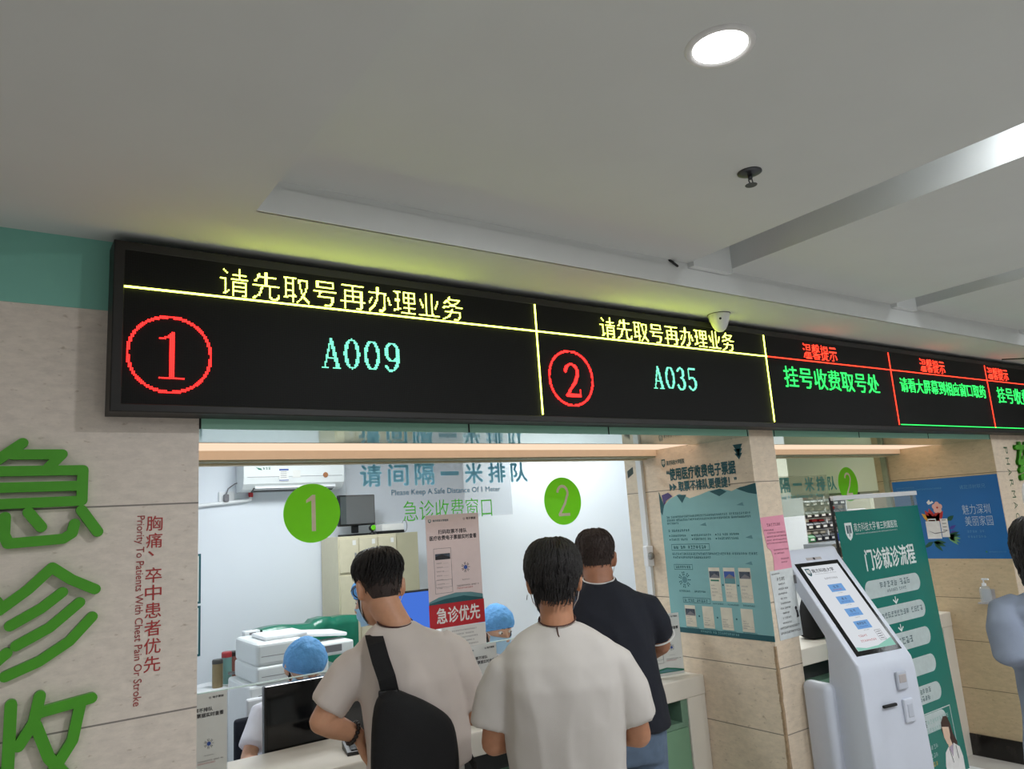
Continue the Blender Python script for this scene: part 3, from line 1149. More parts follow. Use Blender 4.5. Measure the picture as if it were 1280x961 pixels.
UR, VR = (0, -1, 0), (0, 0, -1)          # right is towards the hall on these faces
t = reveal('reveal_title', 'dark teal lettering on the stone reveal above the teal poster', XP - .001, .72, 2.09, 'wall lettering')
s = Sheet((0, 0, 0), UR, VR)
shield(s, .018, .030, .028, .045, 0, 1)
s.text('南方科技大学医院', .055, .040, .185, .066, 0, bold=.02)
s.text('“使用医疗收费电子票据', .05, .085, .515, .150, 0, bold=.035)
s.text('取票不排队更便捷！”', .125, .160, .515, .212, 0, bold=.035)
s.poly([(.06, .165), (.085, .186), (.06, .208)], 0)
s.poly([(.085, .165), (.112, .186), (.085, .208)], 0)
for k in range(3):
    v = .008 + k * .022
    w = .030 - k * .003
    s.poly([(.545 - w, v), (.545 + w, v), (.545, v + .048 - k * .008)], 0)
s.mb.build('lettering', [M['ink_teal'], M['vinyl_cream']], t)

M['poster_teal'] = mat('poster_teal', (126, 176, 178), .5, vary=.03, scale=6)
t = reveal('teal_poster', 'large teal instruction poster on the pillar reveal with torn top edge', XP - .002, .745, 1.885)
PW, PH = .650, .742
s = Sheet((0, 0, 0), UR, VR)
top = [(0, .0), (.03, .075), (.075, .045), (.15, .02), (.22, .048), (.29, .035), (.36, .018), (.43, .012), (.50, .03), (.56, .012), (.60, .025), (PW, .0), (PW, PH), (0, PH)]
n = len(top)
A = [s.P(u, v, 0) for u, v in top] + [s.P(u, v, -.0015) for u, v in top]
s.mb.add(A, [tuple(range(n))] + [(i, n + i, n + (i + 1) % n, (i + 1) % n) for i in range(n)])
s.mb.build('sheet', M['poster_teal'], t)
s = Sheet((0, 0, 0), UR, VR)
s.poly([(0, 0), (.03, .075), (.012, .13), (0, .11)], 0)
s.poly([(.02, .02), (.07, .008), (.10, .03), (.05, .05), (.03, .075)], 6, .0004)
s.poly([(.13, .025), (.20, .028), (.165, .07)], 0)
s.poly([(.36, .022), (.43, .012), (.47, .03), (.42, .05)], 0)
s.poly([(.53, .02), (PW, .0), (PW, .055), (.60, .045)], 0)
for i in range(3):
    s.fine(.04, .135 + .017 * i, (.61, .60, .13)[i], .146 + .017 * i, 0, seed=40 + i)
s.fine(.045, .207, .20, .220, 0, seed=44)
for i in range(3):
    for j in range(2):
        s.disc(.05 + .16 * i, .241 + .020 * j, .004, m=0, n=10)
        s.fine(.06 + .16 * i, .235 + .020 * j, .175 + .17 * i, .246 + .020 * j, 0, seed=50 + i * 2 + j)
s.frame(.055, .285, .32, .318, .002, 0)
s.fine(.07, .293, .305, .310, 0, seed=60)
s.fine(.055, .330, .63, .342, 0, seed=61)
s.fine(.06, .348, .33, .360, 0, seed=62)
s.frame(.06, .390, .19, .418, .002, 0)
s.fine(.07, .397, .18, .411, 0, seed=63)
seal(s, .125, .470, .042, 5, 0)
s.fine(.08, .523, .165, .533, 0, seed=64)
s.fine(.185, .523, .265, .533, 0, seed=65)


def phone_shot(u, v, w, h, k):
    s.rect(u, v, u + w, v + h, 1, .0006)
    hd = (3, 4, 3, 3, 1, 1, 1)[k]
    if hd != 1:
        s.rect(u + .003, v + .018, u + w - .003, v + .052, hd, .0008)
        s.poly([(u + .003, v + .052), (u + w * .5, v + .03), (u + w - .003, v + .046), (u + w - .003, v + .052)], 2, .001)
    if k == 1:
        s.rect(u + .003, v + .052, u + w - .003, v + .078, 5, .0008)
    if k == 0:
        s.rect(u + .008, v + .060, u + w - .010, v + .068, 7, .0008)
    for i in range(4):
        a = v + h * (.52 + .10 * i)
        s.fine(u + .008, a, u + w * (.45 + .1 * ((i + k) % 3)), a + .005, 2, seed=70 + i + 5 * k)
    s.frame(u + .004, v + h * .78, u + w - .004, v + h * .88, .001, 2)


main = s
PMATS = [M['ink_teal'], M['vinyl_cream'], M['ink_grey'], M['picture_dark'], M['ink_blue'], M['ink_teal_mid'], M['ink_teal'], M['ink_green'], M['poster_teal']]
for i, u in enumerate((.295, .390, .485)):
    s = Sheet((0, 0, 0), UR, VR)
    phone_shot(u, .305 + .10, .072, .165, i)
    s.mb.build('phone_picture', PMATS, t)
    s = main
    s.fine(u + .005, .58, u + .075, .588, 0, seed=80 + i)
    if i < 2:
        s.disc(u + .084, .49, .005, m=0, n=12)
s.frame(.10, .560, .285, .587, .002, 0)
s.fine(.11, .567, .275, .581, 0, seed=83)
for i, u in enumerate((.105, .225, .345, .470)):
    s = Sheet((0, 0, 0), UR, VR)
    phone_shot(u, .545 + .055, .072, .108, 3 + i)
    s.mb.build('phone_picture', PMATS, t)
    s = main
    s.fine(u, .7095, u + .085, .716 - .0005, 8 if False else 0, seed=85 + i)
    if i < 3:
        s.disc(u + .095, .652, .005, m=0, n=12)
for (u, v) in ((.52, .10), (.27, .19), (.55, .26), (.53, .385)):
    s.poly([(u, v), (u + .04, v - .012), (u + .045, v + .006)], 5, .0004)
s.rect(0, PH - .026, PW, PH, 0, .0006)
s.fine(.20, PH - .021, .45, PH - .010, 8, seed=95)
s.mb.build('print', [M['ink_teal'], M['vinyl_cream'], M['ink_grey'], M['picture_dark'], M['ink_blue'], M['ink_teal_mid'], mat('violet_scrap', (76, 62, 120), .6), M['ink_green'], M['poster_teal']], t)

# ---- pink and white notices on the pillar front
t = thing('pink_notice', 'pink paper notice on the pillar front with a torn lower corner', 'notice', (3.062, YW - .001, 1.722))
s = Sheet((0, 0, 0), (1, 0, 0), (0, 0, -1))
pts = [(.0, .005), (.185, 0), (.20, .265), (.06, .282), (.065, .20), (.055, .165), (.03, .15)]
n = len(pts)
A = [s.P(u, v, .001) for u, v in pts] + [s.P(u, v, 0) for u, v in pts]
s.mb.add(A, [tuple(range(n))] + [(i, n + i, n + (i + 1) % n, (i + 1) % n) for i in range(n)])
s.mb.build('sheet', mat('pink_paper', (224, 152, 172), .65, vary=.03), t)
s = Sheet((0, 0, 0), (1, 0, 0), (0, 0, -1))
s.fine(.045, .035, .16, .049, 0, h=.0015, seed=100)
for i, (a, b_, v) in enumerate(((.02, .10, .063), (.04, .185, .078), (.035, .19, .095), (.03, .19, .112), (.03, .19, .127), (.075, .19, .16), (.075, .16, .177), (.12, .19, .205), (.12, .17, .221))):
    s.fine(a, v, b_, v + .0075, 0, h=.0015, seed=101 + i)
s.mb.build('print', mat('ink_plum', (110, 52, 70), .6), t)
t = thing('white_notice', 'white paper notice on the pillar front below the pink one', 'notice', (3.085, YW - .0025, 1.462))
s = Sheet((0, 0, 0), (1, .0, .02), (.05, 0, -1))
s.slab(0, 0, .178, .32, .001)
s.mb.build('sheet', mat('paper_grey_white', (208, 214, 214), .6), t)
s = Sheet((0, -.0002, 0), (1, .0, .02), (.05, 0, -1))
s.fine(.01, .012, .07, .019, 0, seed=119)
s.fine(.045, .035, .105, .049, 0, seed=120)
for i in range(9):
    s.fine(.05 - .006 * (i % 3), .062 + .0225 * i, .105 + .008 * ((i * 2) % 3), .070 + .0225 * i, 0, seed=121 + i)
s.fine(.012, .262, .17, .272, 0, seed=131)
s.fine(.012, .285, .17, .295, 0, seed=132)
s.disc(.155, .19, .009, m=0, n=16)
s.poly([(.15, .198), (.166, .2), (.17, .232), (.15, .235), (.155, .215)], 0)
s.mb.build('print', M['ink'], t)

# ---- blue poster on the far reveal
M['blue_sheet'] = mat('poster_blue', (22, 104, 172), .45, vary=.04, scale=5)
t = reveal('blue_poster', 'large blue poster with flowers and pale lettering on the far reveal', XQ - .002, .835, 1.877)
BW, BH = .735, .565
s = Sheet((0, 0, 0), UR, VR)
s.slab(0, 0, BW, BH, .0015)
s.mb.build('sheet', M['blue_sheet'], t)
s = Sheet((0, 0, 0), UR, VR)
s.text('魅力深圳', .475, .195, .655, .262, 0, bold=-.008)
s.text('美丽家园', .480, .275, .660, .342, 0, bold=-.008)
s.fine(.48, .372, .60, .388, 1, seed=140)
s.fine(.48, .408, .60, .424, 1, seed=141)
s.fine(.03, .045, .17, .056, 1, seed=142)
s.fine(.03, .062, .36, .074, 1, seed=143)
s.text('诸足须树联兄', .480, .058, .650, .087, 1)
s.fine(.60, .515, .71, .524, 1, seed=144)
s.disc(.585, .519, .007, m=4, n=16)
s.mb.build('print', [mat('print_pale_blue', (190, 206, 220), .5), mat('print_dim_blue', (86, 142, 186), .5), M['white_print'], M['ink_red'], M['ink_green']], t)
s = Sheet((0, 0, 0), UR, VR)
pet = [3, 4, 5]


def leaf(u, v, a, l, w, m, h=.0007):
    d = Vector((math.cos(a), math.sin(a)))
    q = Vector((-d.y, d.x)) * w
    p = Vector((u, v))
    s.poly([tuple(p), tuple(p + d * l * .35 + q), tuple(p + d * l * .7 + q * .7), tuple(p + d * l), tuple(p + d * l * .7 - q * .7), tuple(p + d * l * .35 - q)], m, h)


for a, m_ in ((-2.4, 4), (-2.1, 3), (-1.8, 3), (-1.2, 3), (-.9, 3)):
    leaf(.27, .32, a, .115, .024, m_)
for a in (-.35, -.1, .2, .5, .75):
    leaf(.345, .41, a, .09, .012, 2 if a < .1 else 6, .0009)
for a in (2.6, .4, .1, .9):
    leaf(.24, .445, a, .09, .014, 2, .0004)
leaf(.36, .30, -.6, .06, .016, 2)
leaf(.365, .36, -.5, .055, .012, 7)
leaf(.365, .385, -.1, .05, .012, 7)
for k in range(5):
    a = 2 * pi * k / 5 - .3
    s.disc(.305 + .020 * math.cos(a), .205 + .024 * math.sin(a), .017, .019, 5, .0009 + k * .00003, 18)
s.disc(.305, .205, .007, m=3, h=.0012, n=12)
s.poly([(.235, .165), (.255, .145), (.262, .165), (.275, .155), (.285, .168), (.262, .178), (.245, .182)], 0, .0009)
s.rect(.205, .300, .305, .425, 0, .0011)
s.rect(.222, .282, .282, .291, 0, .0013)
s.rect(.222, .286, .228, .302, 0, .0013)
s.rect(.276, .286, .282, .302, 0, .0013)
s.rect(.310, .285, .362, .415, 0, .0012)
for k in range(4):
    s.rect(.322, .292 + .024 * k, .350, .297 + .024 * k, 8, .0014)
s.poly([(.21, .365), (.26, .385), (.33, .375), (.36, .365), (.33, .381), (.26, .391)], 8, .0014)
s.mb.build('flower_picture', [M['white_print'], M['ink'], mat('leaf_dark', (26, 84, 58), .6), mat('petal_red', (190, 46, 40), .6), mat('petal_amber', (220, 160, 50), .6), mat('petal_pink', (232, 180, 168), .6), mat('leaf_pale', (110, 165, 110), .6), mat('petal_violet', (70, 60, 150), .6), M['ink_grey']], t)

# ---- green raised characters on the near stone wall
M['char_green'] = mat('raised_green_face', (76, 160, 34), .4, vary=.04)


def raised(name, label, x, z, strokes_, w=.0132, depth=.022, wallx=None):
    """Rounded stroke character, strokes in metres from its upper-left, standing off the wall."""
    t = thing(name, label, 'raised character', (x, YW, z), 0, 'green raised characters')
    b = MB()
    cnt = 0
    for i, pl in enumerate(strokes_):
        for j in range(len(pl) - 1):
            p, q = Vector((pl[j][0], -pl[j][1])), Vector((pl[j + 1][0], -pl[j + 1][1]))
            d = (q - p)
            a0 = math.atan2(d.y, d.x)
            pts = [(q.x + w * math.cos(a0 + a), q.y + w * math.sin(a0 + a)) for a in np.linspace(-pi / 2, pi / 2, 8)]
            pts += [(p.x + w * math.cos(a0 + a), p.y + w * math.sin(a0 + a)) for a in np.linspace(pi / 2, 3 * pi / 2, 8)]
            cnt += 1
            b.prism(pts, 1, -depth - .00007 * cnt, -.002 - .00003 * cnt)
    o = b.build('face', M['char_green'], t)
    pins = MB()
    for pl in strokes_[:2]:
        pins.tube([(pl[0][0], -.004, -pl[0][1]), (pl[0][0], .004, -pl[0][1])], .004, 8)
    pins.build('mounting_pin', M['steel'], t)
    return t


JI = [[(.115, .005), (.085, .03), (.045, .065)], [(.095, .035), (.205, .035), (.175, .07)], [(.035, .078), (.255, .078), (.255, .16)], [(.055, .12), (.25, .12)],
      [(.035, .162), (.255, .160)], [(.065, .20), (.035, .25)], [(.085, .195), (.085, .24), (.095, .262), (.215, .258), (.235, .245), (.24, .22)], [(.135, .185), (.165, .225)], [(.255, .185), (.295, .245)]]
ZH = [[(.035, .035), (.075, .075)], [(.02, .125), (.06, .125), (.06, .235), (.10, .20)], [(.19, .0), (.14, .05), (.08, .095)], [(.19, .0), (.235, .035), (.29, .065)],
      [(.215, .065), (.17, .10), (.105, .135)], [(.255, .095), (.19, .15), (.12, .185)], [(.285, .135), (.235, .19), (.17, .23), (.10, .255)]]
SH = [[(.05, .03), (.05, .17), (.09, .16)], [(.115, .01), (.115, .265)], [(.175, .0), (.165, .06), (.135, .11)], [(.17, .04), (.29, .025)], [(.265, .035), (.25, .12), (.20, .20), (.12, .262)],
      [(.17, .07), (.20, .15), (.285, .262)]]
raised('raised_character', 'green raised character at the top of the stone wall column', -.048, 2.072, JI)
raised('raised_character', 'green raised character in the middle of the stone wall column', -.045, 1.742, ZH)
raised('raised_character', 'green raised character lowest on the stone wall, cut by the frame', -.045, 1.428, SH)

t = thing('red_wall_notice', 'narrow red vertical lettering on the stone wall beside green characters', 'wall lettering', (.335, YW, 1.875))
vv = .012
M['vinyl_red'] = mat('vinyl_red', (172, 52, 50), .5)
for chh in '胸痛、卒中患者优先':
    s = Sheet((0, -.0008, 0), (1, 0, 0), (0, 0, -1))
    if chh == '、':
        s.text(chh, .040, vv + .002, .055, vv + .016, 0, .0004, .01)
    else:
        s.text(chh, .034, vv, .076, vv + .041, 0, .0004, .004)
    vv += .0475
    s.mb.build('character', M['vinyl_red'], t)
s = Sheet((.03, -.0008, -.010), (0, 0, -1), (-1, 0, 0))
s.text('Priority To Patients With Chest Pain Or Stroke', 0, 0, .505, .026, 0, .0004, .004)
s.mb.build('small_lettering', mat('vinyl_red_small', (160, 62, 60), .5), t)

# ---- pharmacy lettering on the far pillar
M['char_dim'] = mat('pharmacy_green', (52, 92, 52), .5)
t = thing('pharmacy_lettering', 'dark green letters reading downward on the far stone pillar', 'wall lettering', (5.86, YW, 2.06))
for i, chh in enumerate('PHARMACY'):
    s = Sheet((0, 0, 0), (0, 0, -1), (-1, 0, 0))
    s.text(chh, .0 + .076 * i, 0, .048 + .076 * i, .055, 0, .004, -.006)
    s.mb.build('letter', M['char_dim'], t)
t = thing('raised_character', 'green raised character high on the far pillar beside the pharmacy letters', 'raised character', (5.955, YW, 2.09), 0, 'green raised characters')
s = Sheet((0, 0, 0), (1, 0, 0), (0, 0, -1))
for h in (.004, .010, .016, .022):
    s.text('药', 0, 0, .26, .27, 0, h, .03)
s.mb.build('face', M['char_green'], t)
t = thing('oval_mirror', 'oval panel with a pale rim fixed on the far pillar above the woman', 'wall panel', (6.125, YW, 1.66))
b = MB()
rings = []
for (k, y) in ((1.0, -.004), (1.0, -.03), (.88, -.03), (.86, -.022)):
    rings.append([(.17 * k * math.copysign(abs(math.cos(a)) ** .7, math.cos(a)), y, .165 * k * math.copysign(abs(math.sin(a)) ** .7, math.sin(a))) for a in np.linspace(0, 2 * pi, 40, endpoint=False)])
b.loft(rings)
b.build('rim', M['white_plastic'], t, smooth=False)
b = MB()
b.lathe([(.001, -.0235), (.140, -.0235), (.140, -.0225), (.001, -.0225)], n=40, axis=1)
b.build('face', mat('dim_face', (78, 96, 112), .3), t)

# ================================================================== office contents
M['ac_white'] = mat('appliance_white', (226, 230, 230), .35, vary=.015)
M['locker'] = mat('locker_cream', (204, 196, 170), .45, vary=.03)
M['locker_side'] = mat('locker_olive', (180, 174, 146), .5, vary=.05, scale=8)
M['screen_dark'] = mat('screen_dark', (38, 42, 44), .2)
M['black_gloss'] = mat('black_gloss', (10, 11, 13), .08)

# air conditioner on the back wall
t = thing('air_conditioner', 'white wall air conditioner high on the office wall behind disc 1', 'air conditioner', (1.888, 3.5, 2.12))
prof = [(0, .0), (-.10, .0), (-.155, .012), (-.195, .05), (-.205, .10), (-.205, .27), (-.18, .295), (0, .30)]
MB().prism([(y, z) for y, z in prof], 0, -.385, .375).build('body', M['ac_white'], t)
MB().box(-.30, .31, -.172, -.125, .008, .012).box(-.30, .31, -.185, -.18, .016, .034).build('louver', M['white_plastic'], t)
MB().prism([(-.105, -.002), (-.170, .022), (-.172, .018), (-.107, -.006)], 0, -.31, .31).build('outlet', M['black_plastic'], t)
MB().prism([(-.206, .098), (-.206, .101), (-.2045, .101), (-.2045, .098)], 0, -.36, .36).build('panel_seam', M['ink_grey'], t)
MB().lathe([(.018, -.212), (.020, -.209), (.020, -.204), (.001, -.204), (.001, -.212)], c=(.225, 0, .105), n=24, axis=1).build('badge', mat('copper_badge', (190, 130, 90), .3, metal=.6), t)
s = Sheet((-.13, -.2056, .175), (1, 0, 0), (0, 0, -1))
s.rect(0, 0, .07, .11, 0)
s.rect(0, .02, .07, .032, 1, .0008)
s.rect(0, .100, .07, .106, 1, .0008)
s.rect(.10, .03, .16, .085, 0)
for i in range(4):
    s.rect(.01, .04 + .014 * i, .055, .043 + .014 * i, 2, .0008)
s.mb.build('energy_sticker', [M['paper_white'], M['ink_blue'], M['ink_grey']], t)
s = Sheet((-.30, -.2056, .17), (1, 0, 0), (0, 0, -1))
s.fine(.05, 0, .11, .018, 0, seed=150)
s.poly([(.0, .0), (.04, .01), (.045, .022), (.02, .018)], 0)
s.mb.build('emblem', M['ink_green'], t)

t = thing('pipe_run', 'white drain pipe along the office wall below the air conditioner', 'pipe', (1.60, 3.48, 2.07))
MB().tube([(-1.0, 0, -.055), (-.36, 0, -.032), (-.03, 0, -.008), (0, 0, .0), (.005, 0, .03), (0, 0, .10)], .014, 12).build('pipe', M['white_plastic'], t, smooth=True)
MB().tube([(.004, 0, .025), (.002, 0, .055)], .017, 12).build('red_tape', M['red_print'], t, smooth=True)
t = thing('wall_socket', 'small white socket with a plugged cable beside the drain pipe', 'socket', (1.437, 3.5, 2.093))
MB().rbox(-.06, .05, -.016, 0, -.04, .04, .004).build('plate', M['white_plastic'], t)
MB().rbox(-.03, .005, -.05, -.014, -.035, .02, .008).build('plug', M['ink_grey'], t)
MB().tube([(-.012, -.035, .02), (.0, -.035, .06), (.05, -.03, .095), (.10, -.02, .105), (.155, -.02, .10)], .004, 8).build('power_cable', M['ink_grey'], t, smooth=True)

for k, (z0, z1, lab) in enumerate(((1.357, 1.702, 'teal-bordered wall chart at the left edge of the office, upper'), (1.005, 1.346, 'teal-bordered wall chart at the left edge of the office, lower'))):
    t = thing('wall_chart', lab, 'poster', (1.26, 3.497, z1), 0, 'teal bordered charts')
    s = Sheet((-.30, 0, 0), (1, 0, 0), (0, 0, -1))
    s.slab(0, 0, .30, z1 - z0 - .004, .002)
    s.mb.build('sheet', M['paper_white'], t)
    s = Sheet((-.30, 0, 0), (1, 0, 0), (0, 0, -1))
    s.frame(0, 0, .30, z1 - z0 - .004, .014, 0)
    s.rect(.06, .10, .235, .16, 1)
    s.rect(.06, .20, .235, .27, 2)
    for i in range(3):
        s.fine(.05, .04 + .1 * i, .23, .05 + .1 * i, 2, seed=160 + i)
    s.mb.build('print', [M['ink_teal'], M['ink_blue'], M['ink_grey']], t)

# lockers with things on top
t = thing('locker_cabinet', 'cream steel locker cabinet with an olive side behind the queueing man', 'cabinet', (2.60, 3.125, 0))
MB().box(-.47, .0, 0, .34, 0, 1.752).build('body', M['locker'], t)
for i in range(3):
    for z0, z1 in ((.03, 1.47), (1.49, 1.735)):
        x0 = -.465 + i * .155
        d = MB().rbox(x0 + .004, x0 + .151, -.012, .0, z0, z1, .003).build('door', M['locker'], t)
        if z0 > 1:
            MB().rbox(x0 + .118, x0 + .132, -.024, -.012, z0 + .02, z0 + .14, .003).build('handle', M['steel'], d)
            MB().box(x0 + .105, x0 + .13, -.014, -.012, z1 - .05, z1 - .015).build('number_tag', M['paper_white'], d)
        else:
            MB().rbox(x0 + .118, x0 + .132, -.024, -.012, 1.28, 1.42, .003).build('handle', M['steel'], d)
MB().box(.0, .19, .005, .36, 0, 1.75).build('side_panel', M['locker_side'], t)['label'] = 'olive side panel'

def monitor(name, label, x, y, z, w, h, rot, screen, tilt=0.0, group=None, back=False, stand=.14):
    t = thing(name, label, 'monitor', (x, y, z), rot, group)
    R = Matrix.Rotation(tilt, 4, 'X')
    p = MB().rbox(-w / 2, w / 2, -.015, .02, 0, h, .006).build('case', M['black_gloss'] if back else M['black_plastic'], t)
    p.location = (0, 0, stand)
    p.rotation_euler = (tilt, 0, 0)
    s = MB().box(-w / 2 + .012, w / 2 - .012, -.0165, -.0145, .016, h - .012).build('screen', screen, p)
    MB().rbox(-.03, .03, .02, .04, .02, stand + h * .5, .006).build('neck', M['black_plastic'], t)
    MB().rbox(-.11, .11, -.07, .10, 0, .014, .005).build('base', M['black_plastic'], t)
    return t


monitor('computer_monitor', 'switched-off grey monitor standing on the locker top', 2.345, 3.27, 1.752, .325, .235, math.radians(10), mat('screen_grey', (74, 80, 80), .3), 0, 'office monitors', stand=.075)
t = thing('webcam', 'small black webcam with a green ring in front of the locker-top monitor', 'webcam', (2.42, 3.155, 1.752))
MB().lathe([(.001, 0), (.03, 0), (.028, .012), (.01, .02), (.01, .03), (.001, .03)], n=18).build('foot', M['black_plastic'], t, smooth=True)
MB().ball((0, 0, .05), .028, .024, .024, 16, 10).build('body', M['black_plastic'], t, smooth=True)
MB().lathe([(.016, -.026), (.02, -.024), (.012, -.022), (.012, -.025)], c=(0, 0, .052), n=18, axis=1).build('ring', M['vinyl_green'], t)
t = thing('router_box', 'flat black router under a white carton on the locker top', 'router', (2.60, 3.24, 1.752))
MB().rbox(-.12, .10, -.07, .07, 0, .022, .004).build('case', M['black_plastic'], t)
t = tag(MB().rbox(-.085, .10, -.06, .06, 0, .05, .002).build('carton', M['paper_white']), 'slim white carton lying on the black router', 'box')
t.location = (2.60, 3.24, 1.774)
lp = [(0 + .022 * math.cos(a), 0, .05 + .045 * math.sin(a)) for a in np.linspace(-1.6, 4.7, 26)]
tag(MB().tube(lp, .0025, 8).build('cable_loop', M['ink_grey']), 'thin dark cable loop standing beside the white carton', 'cable').location = (2.725, 3.22, 1.752)

M['screen_blue'] = emit('screen_blue', (.06, .16, .62), 1.1)
monitor('computer_monitor', 'lit blue desktop monitor in front of the olive locker side', 2.265, 2.2, 1.09, .27, .27, math.radians(-6), M['screen_blue'], 0, 'office monitors', stand=.03)
t = thing('shelf_unit', 'pale grey filing shelf under the lit blue monitor', 'shelf', (2.35, 2.28, 0))
MB().rbox(-.35, .35, -.18, .18, 1.06, 1.09, .004).build('top_board', M['white_plastic'], t)
MB().box(-.34, .34, -.17, .17, .05, 1.06).build('body', M['ac_white'], t)
MB().box(-.35, .35, -.18, .18, 0, .05).build('plinth', M['dark_grey'], t)
tag(MB().rbox(-.05, .09, -.012, .012, 0, .05, .004).build('paper_tray', M['white_plastic']), 'white tray on the filing shelf beside the lit monitor', 'tray').location = (2.50, 2.20, 1.09)

monitor('computer_monitor', 'large glossy black monitor back facing the queue across the counter', 1.215, .985, .75, .53, .29, 0, M['black_gloss'], 0, 'office monitors', back=True, stand=.15)

# copier
t = thing('photocopier', 'large white photocopier standing behind the clerk in the blue cap', 'photocopier', (1.60, 2.52, 0))
MB().rbox(-.34, .30, -.22, .25, .04, .96, .015).build('paper_cabinet', M['ac_white'], t)
MB().rbox(-.30, .13, -.22, .25, .958, 1.058, .016, 3).build('engine', M['ac_white'], t)
o = MB().rbox(-.30, -.02, -.215, .24, 1.054, 1.19, .024, 3).build('scanner_head', M['ac_white'], t)
MB().box(-.27, -.06, -.2155, -.2145, 1.11, 1.113).box(-.27, -.06, -.2205, -.2195, 1.0, 1.003).box(-.29, -.05, -.2215, -.2195, .90, .905).build('seams', M['ink_grey'], t)
MB().rbox(-.24, .02, -.17, .10, 1.19, 1.215, .010, 2).build('lid', M['white_plastic'], t)
o = MB().rbox(-.05, .30, -.10, .16, 0, .022, .008).build('document_feeder', M['white_plastic'], t)
o.location = (.0, 0, 1.175)
o.rotation_euler = (0, math.radians(6), 0)
MB().rbox(.0, .30, -.20, .02, 1.055, 1.13, .012).build('control_panel', M['ac_white'], t)
MB().box(.06, .22, -.2015, -.1995, 1.075, 1.115).build('display', M['ink_grey'], t)
MB().rbox(-.36, -.05, -.24, -.2, .55, .90, .012).build('side_tray', M['white_plastic'], t)
MB().box(-.22, -.12, -.2415, -.2395, .70, .80).build('vent', M['ink_pale'], t)
MB().box(-.34, .30, -.2, .22, 0, .04).build('plinth', M['dark_grey'], t)

# green sheet draped over equipment along the back wall
t = thing('covered_equipment', 'equipment draped in a crumpled green plastic sheet behind the photocopier', 'covered equipment', (1.83, 2.97, 0))
gs = MB()
nx, nz = 26, 10
topz = lambda u: 1.195 + .010 * math.sin(u * 9) + (.022 if .55 < u < .7 else 0) + .012 * u
V = []
for i in range(nx + 1):
    u = i / nx
    for j in range(nz + 1):
        v = j / nz
        fold = .018 * math.sin(u * 19 + v * 3) * v + .010 * math.sin(u * 37 + 1) * v
        V.append((-.33 + u * .66, -.11 - .02 * v + fold, topz(u) - .55 * v))
F = []
for i in range(nx):
    for j in range(nz):
        a = i * (nz + 1) + j
        F.append((a, a + nz + 1, a + nz + 2, a + 1))
nn = len(V)
V2 = [(x, .12, z - .01) for x, y, z in V]
top = []
for i in range(nx):
    a = i * (nz + 1)
    top.append((a, a + nn, a + nz + 1 + nn, a + nz + 1))
gs.add(V + V2, F + [tuple(k + nn for k in f[::-1]) for f in F] + top)
gs.build('green_dust_sheet', mat('green_plastic_sheet', (24, 112, 88), .28, vary=.2, scale=12, bump=.3, bscale=14), t, smooth=True)
MB().box(-.31, .31, -.08, .10, .62, 1.16).build('body', M['dark_grey'], t)
MB().box(-.33, .33, -.10, .11, .58, .62).build('shelf_board', M['white_plastic'], t)
for x in (-.32, .29):
    MB().box(x, x + .03, -.09, .10, 0, .58).build('leg', M['white_plastic'], t)
t = thing('card_reader', 'small white boxy device on a post at the end of the green sheet', 'device', (1.44, 2.90, 0))
MB().rbox(-.05, .05, -.03, .04, 1.13, 1.20, .006).build('case', M['white_plastic'], t)
MB().box(-.02, .02, -.032, -.029, 1.145, 1.19).build('slot', M['ink_grey'], t)
MB().box(-.02, .02, -.01, .02, 0, 1.13).build('post', M['white_plastic'], t)

# side table with flasks
t = thing('side_table', 'small round pale table holding the flasks by the office wall', 'table', (1.28, 3.12, 0))
MB().lathe([(.001, .835), (.17, .835), (.18, .842), (.18, .853), (.17, .86), (.001, .86)], n=40).build('top', M['white_plastic'], t, smooth=False)
MB().lathe([(.02, .03), (.02, .835)], n=16).build('leg', M['steel'], t, smooth=True)
MB().lathe([(.001, 0), (.14, 0), (.14, .012), (.03, .03), (.001, .03)], n=30).build('foot', M['steel'], t)


def flask(x, y, r, h, body, lid, label, lid_h):
    t = thing('thermos_flask', label, 'flask', (x, y, .86), 0, 'flasks on the side table')
    MB().lathe([(.001, 0), (r * .96, 0), (r, .006), (r, h - lid_h), (.001, h - lid_h)], n=28).build('body', body, t, smooth=False)
    MB().lathe([(.001, h - lid_h), (r * 1.02, h - lid_h), (r * 1.02, h - .008), (r * .92, h), (.001, h)], n=28).build('lid', lid, t, smooth=False)


flask(1.268, 3.05, .033, .172, mat('flask_gold', (150, 132, 100), .3, metal=.5), mat('flask_cap_grey', (70, 68, 66), .4), 'gold metal flask with a dark grey lid, leftmost on the side table', .026)
flask(1.345, 3.13, .032, .20, mat('flask_teal', (118, 158, 152), .4), mat('flask_cap_red', (170, 56, 60), .4), 'teal flask with a red lid on the side table', .034)
flask(1.405, 3.19, .032, .19, mat('flask_rose', (150, 96, 88), .35), mat('flask_cap_dark', (52, 44, 44), .4), 'rose brown flask with a dark lid beside the copier', .03)
t = thing('glass_jar', 'clear glass jar with yellow tea in front of the flasks', 'jar', (1.352, 3.03, .86))
MB().lathe([(.022, 0), (.026, .006), (.026, .06), (.022, .068), (.022, .07), (.020, .07), (.020, .004), (.001, .004), (.001, 0)], n=24).build('jar_body', clear('jar_glass', (.95, .97, .95), .1), t, smooth=True)
MB().lathe([(.001, .005), (.0195, .005), (.0195, .028), (.001, .028)], n=20).build('tea', mat('tea_yellow', (196, 170, 60), .4), t)
MB().lathe([(.001, .07), (.024, .07), (.024, .084), (.001, .084)], n=20).build('lid', M['steel'], t)

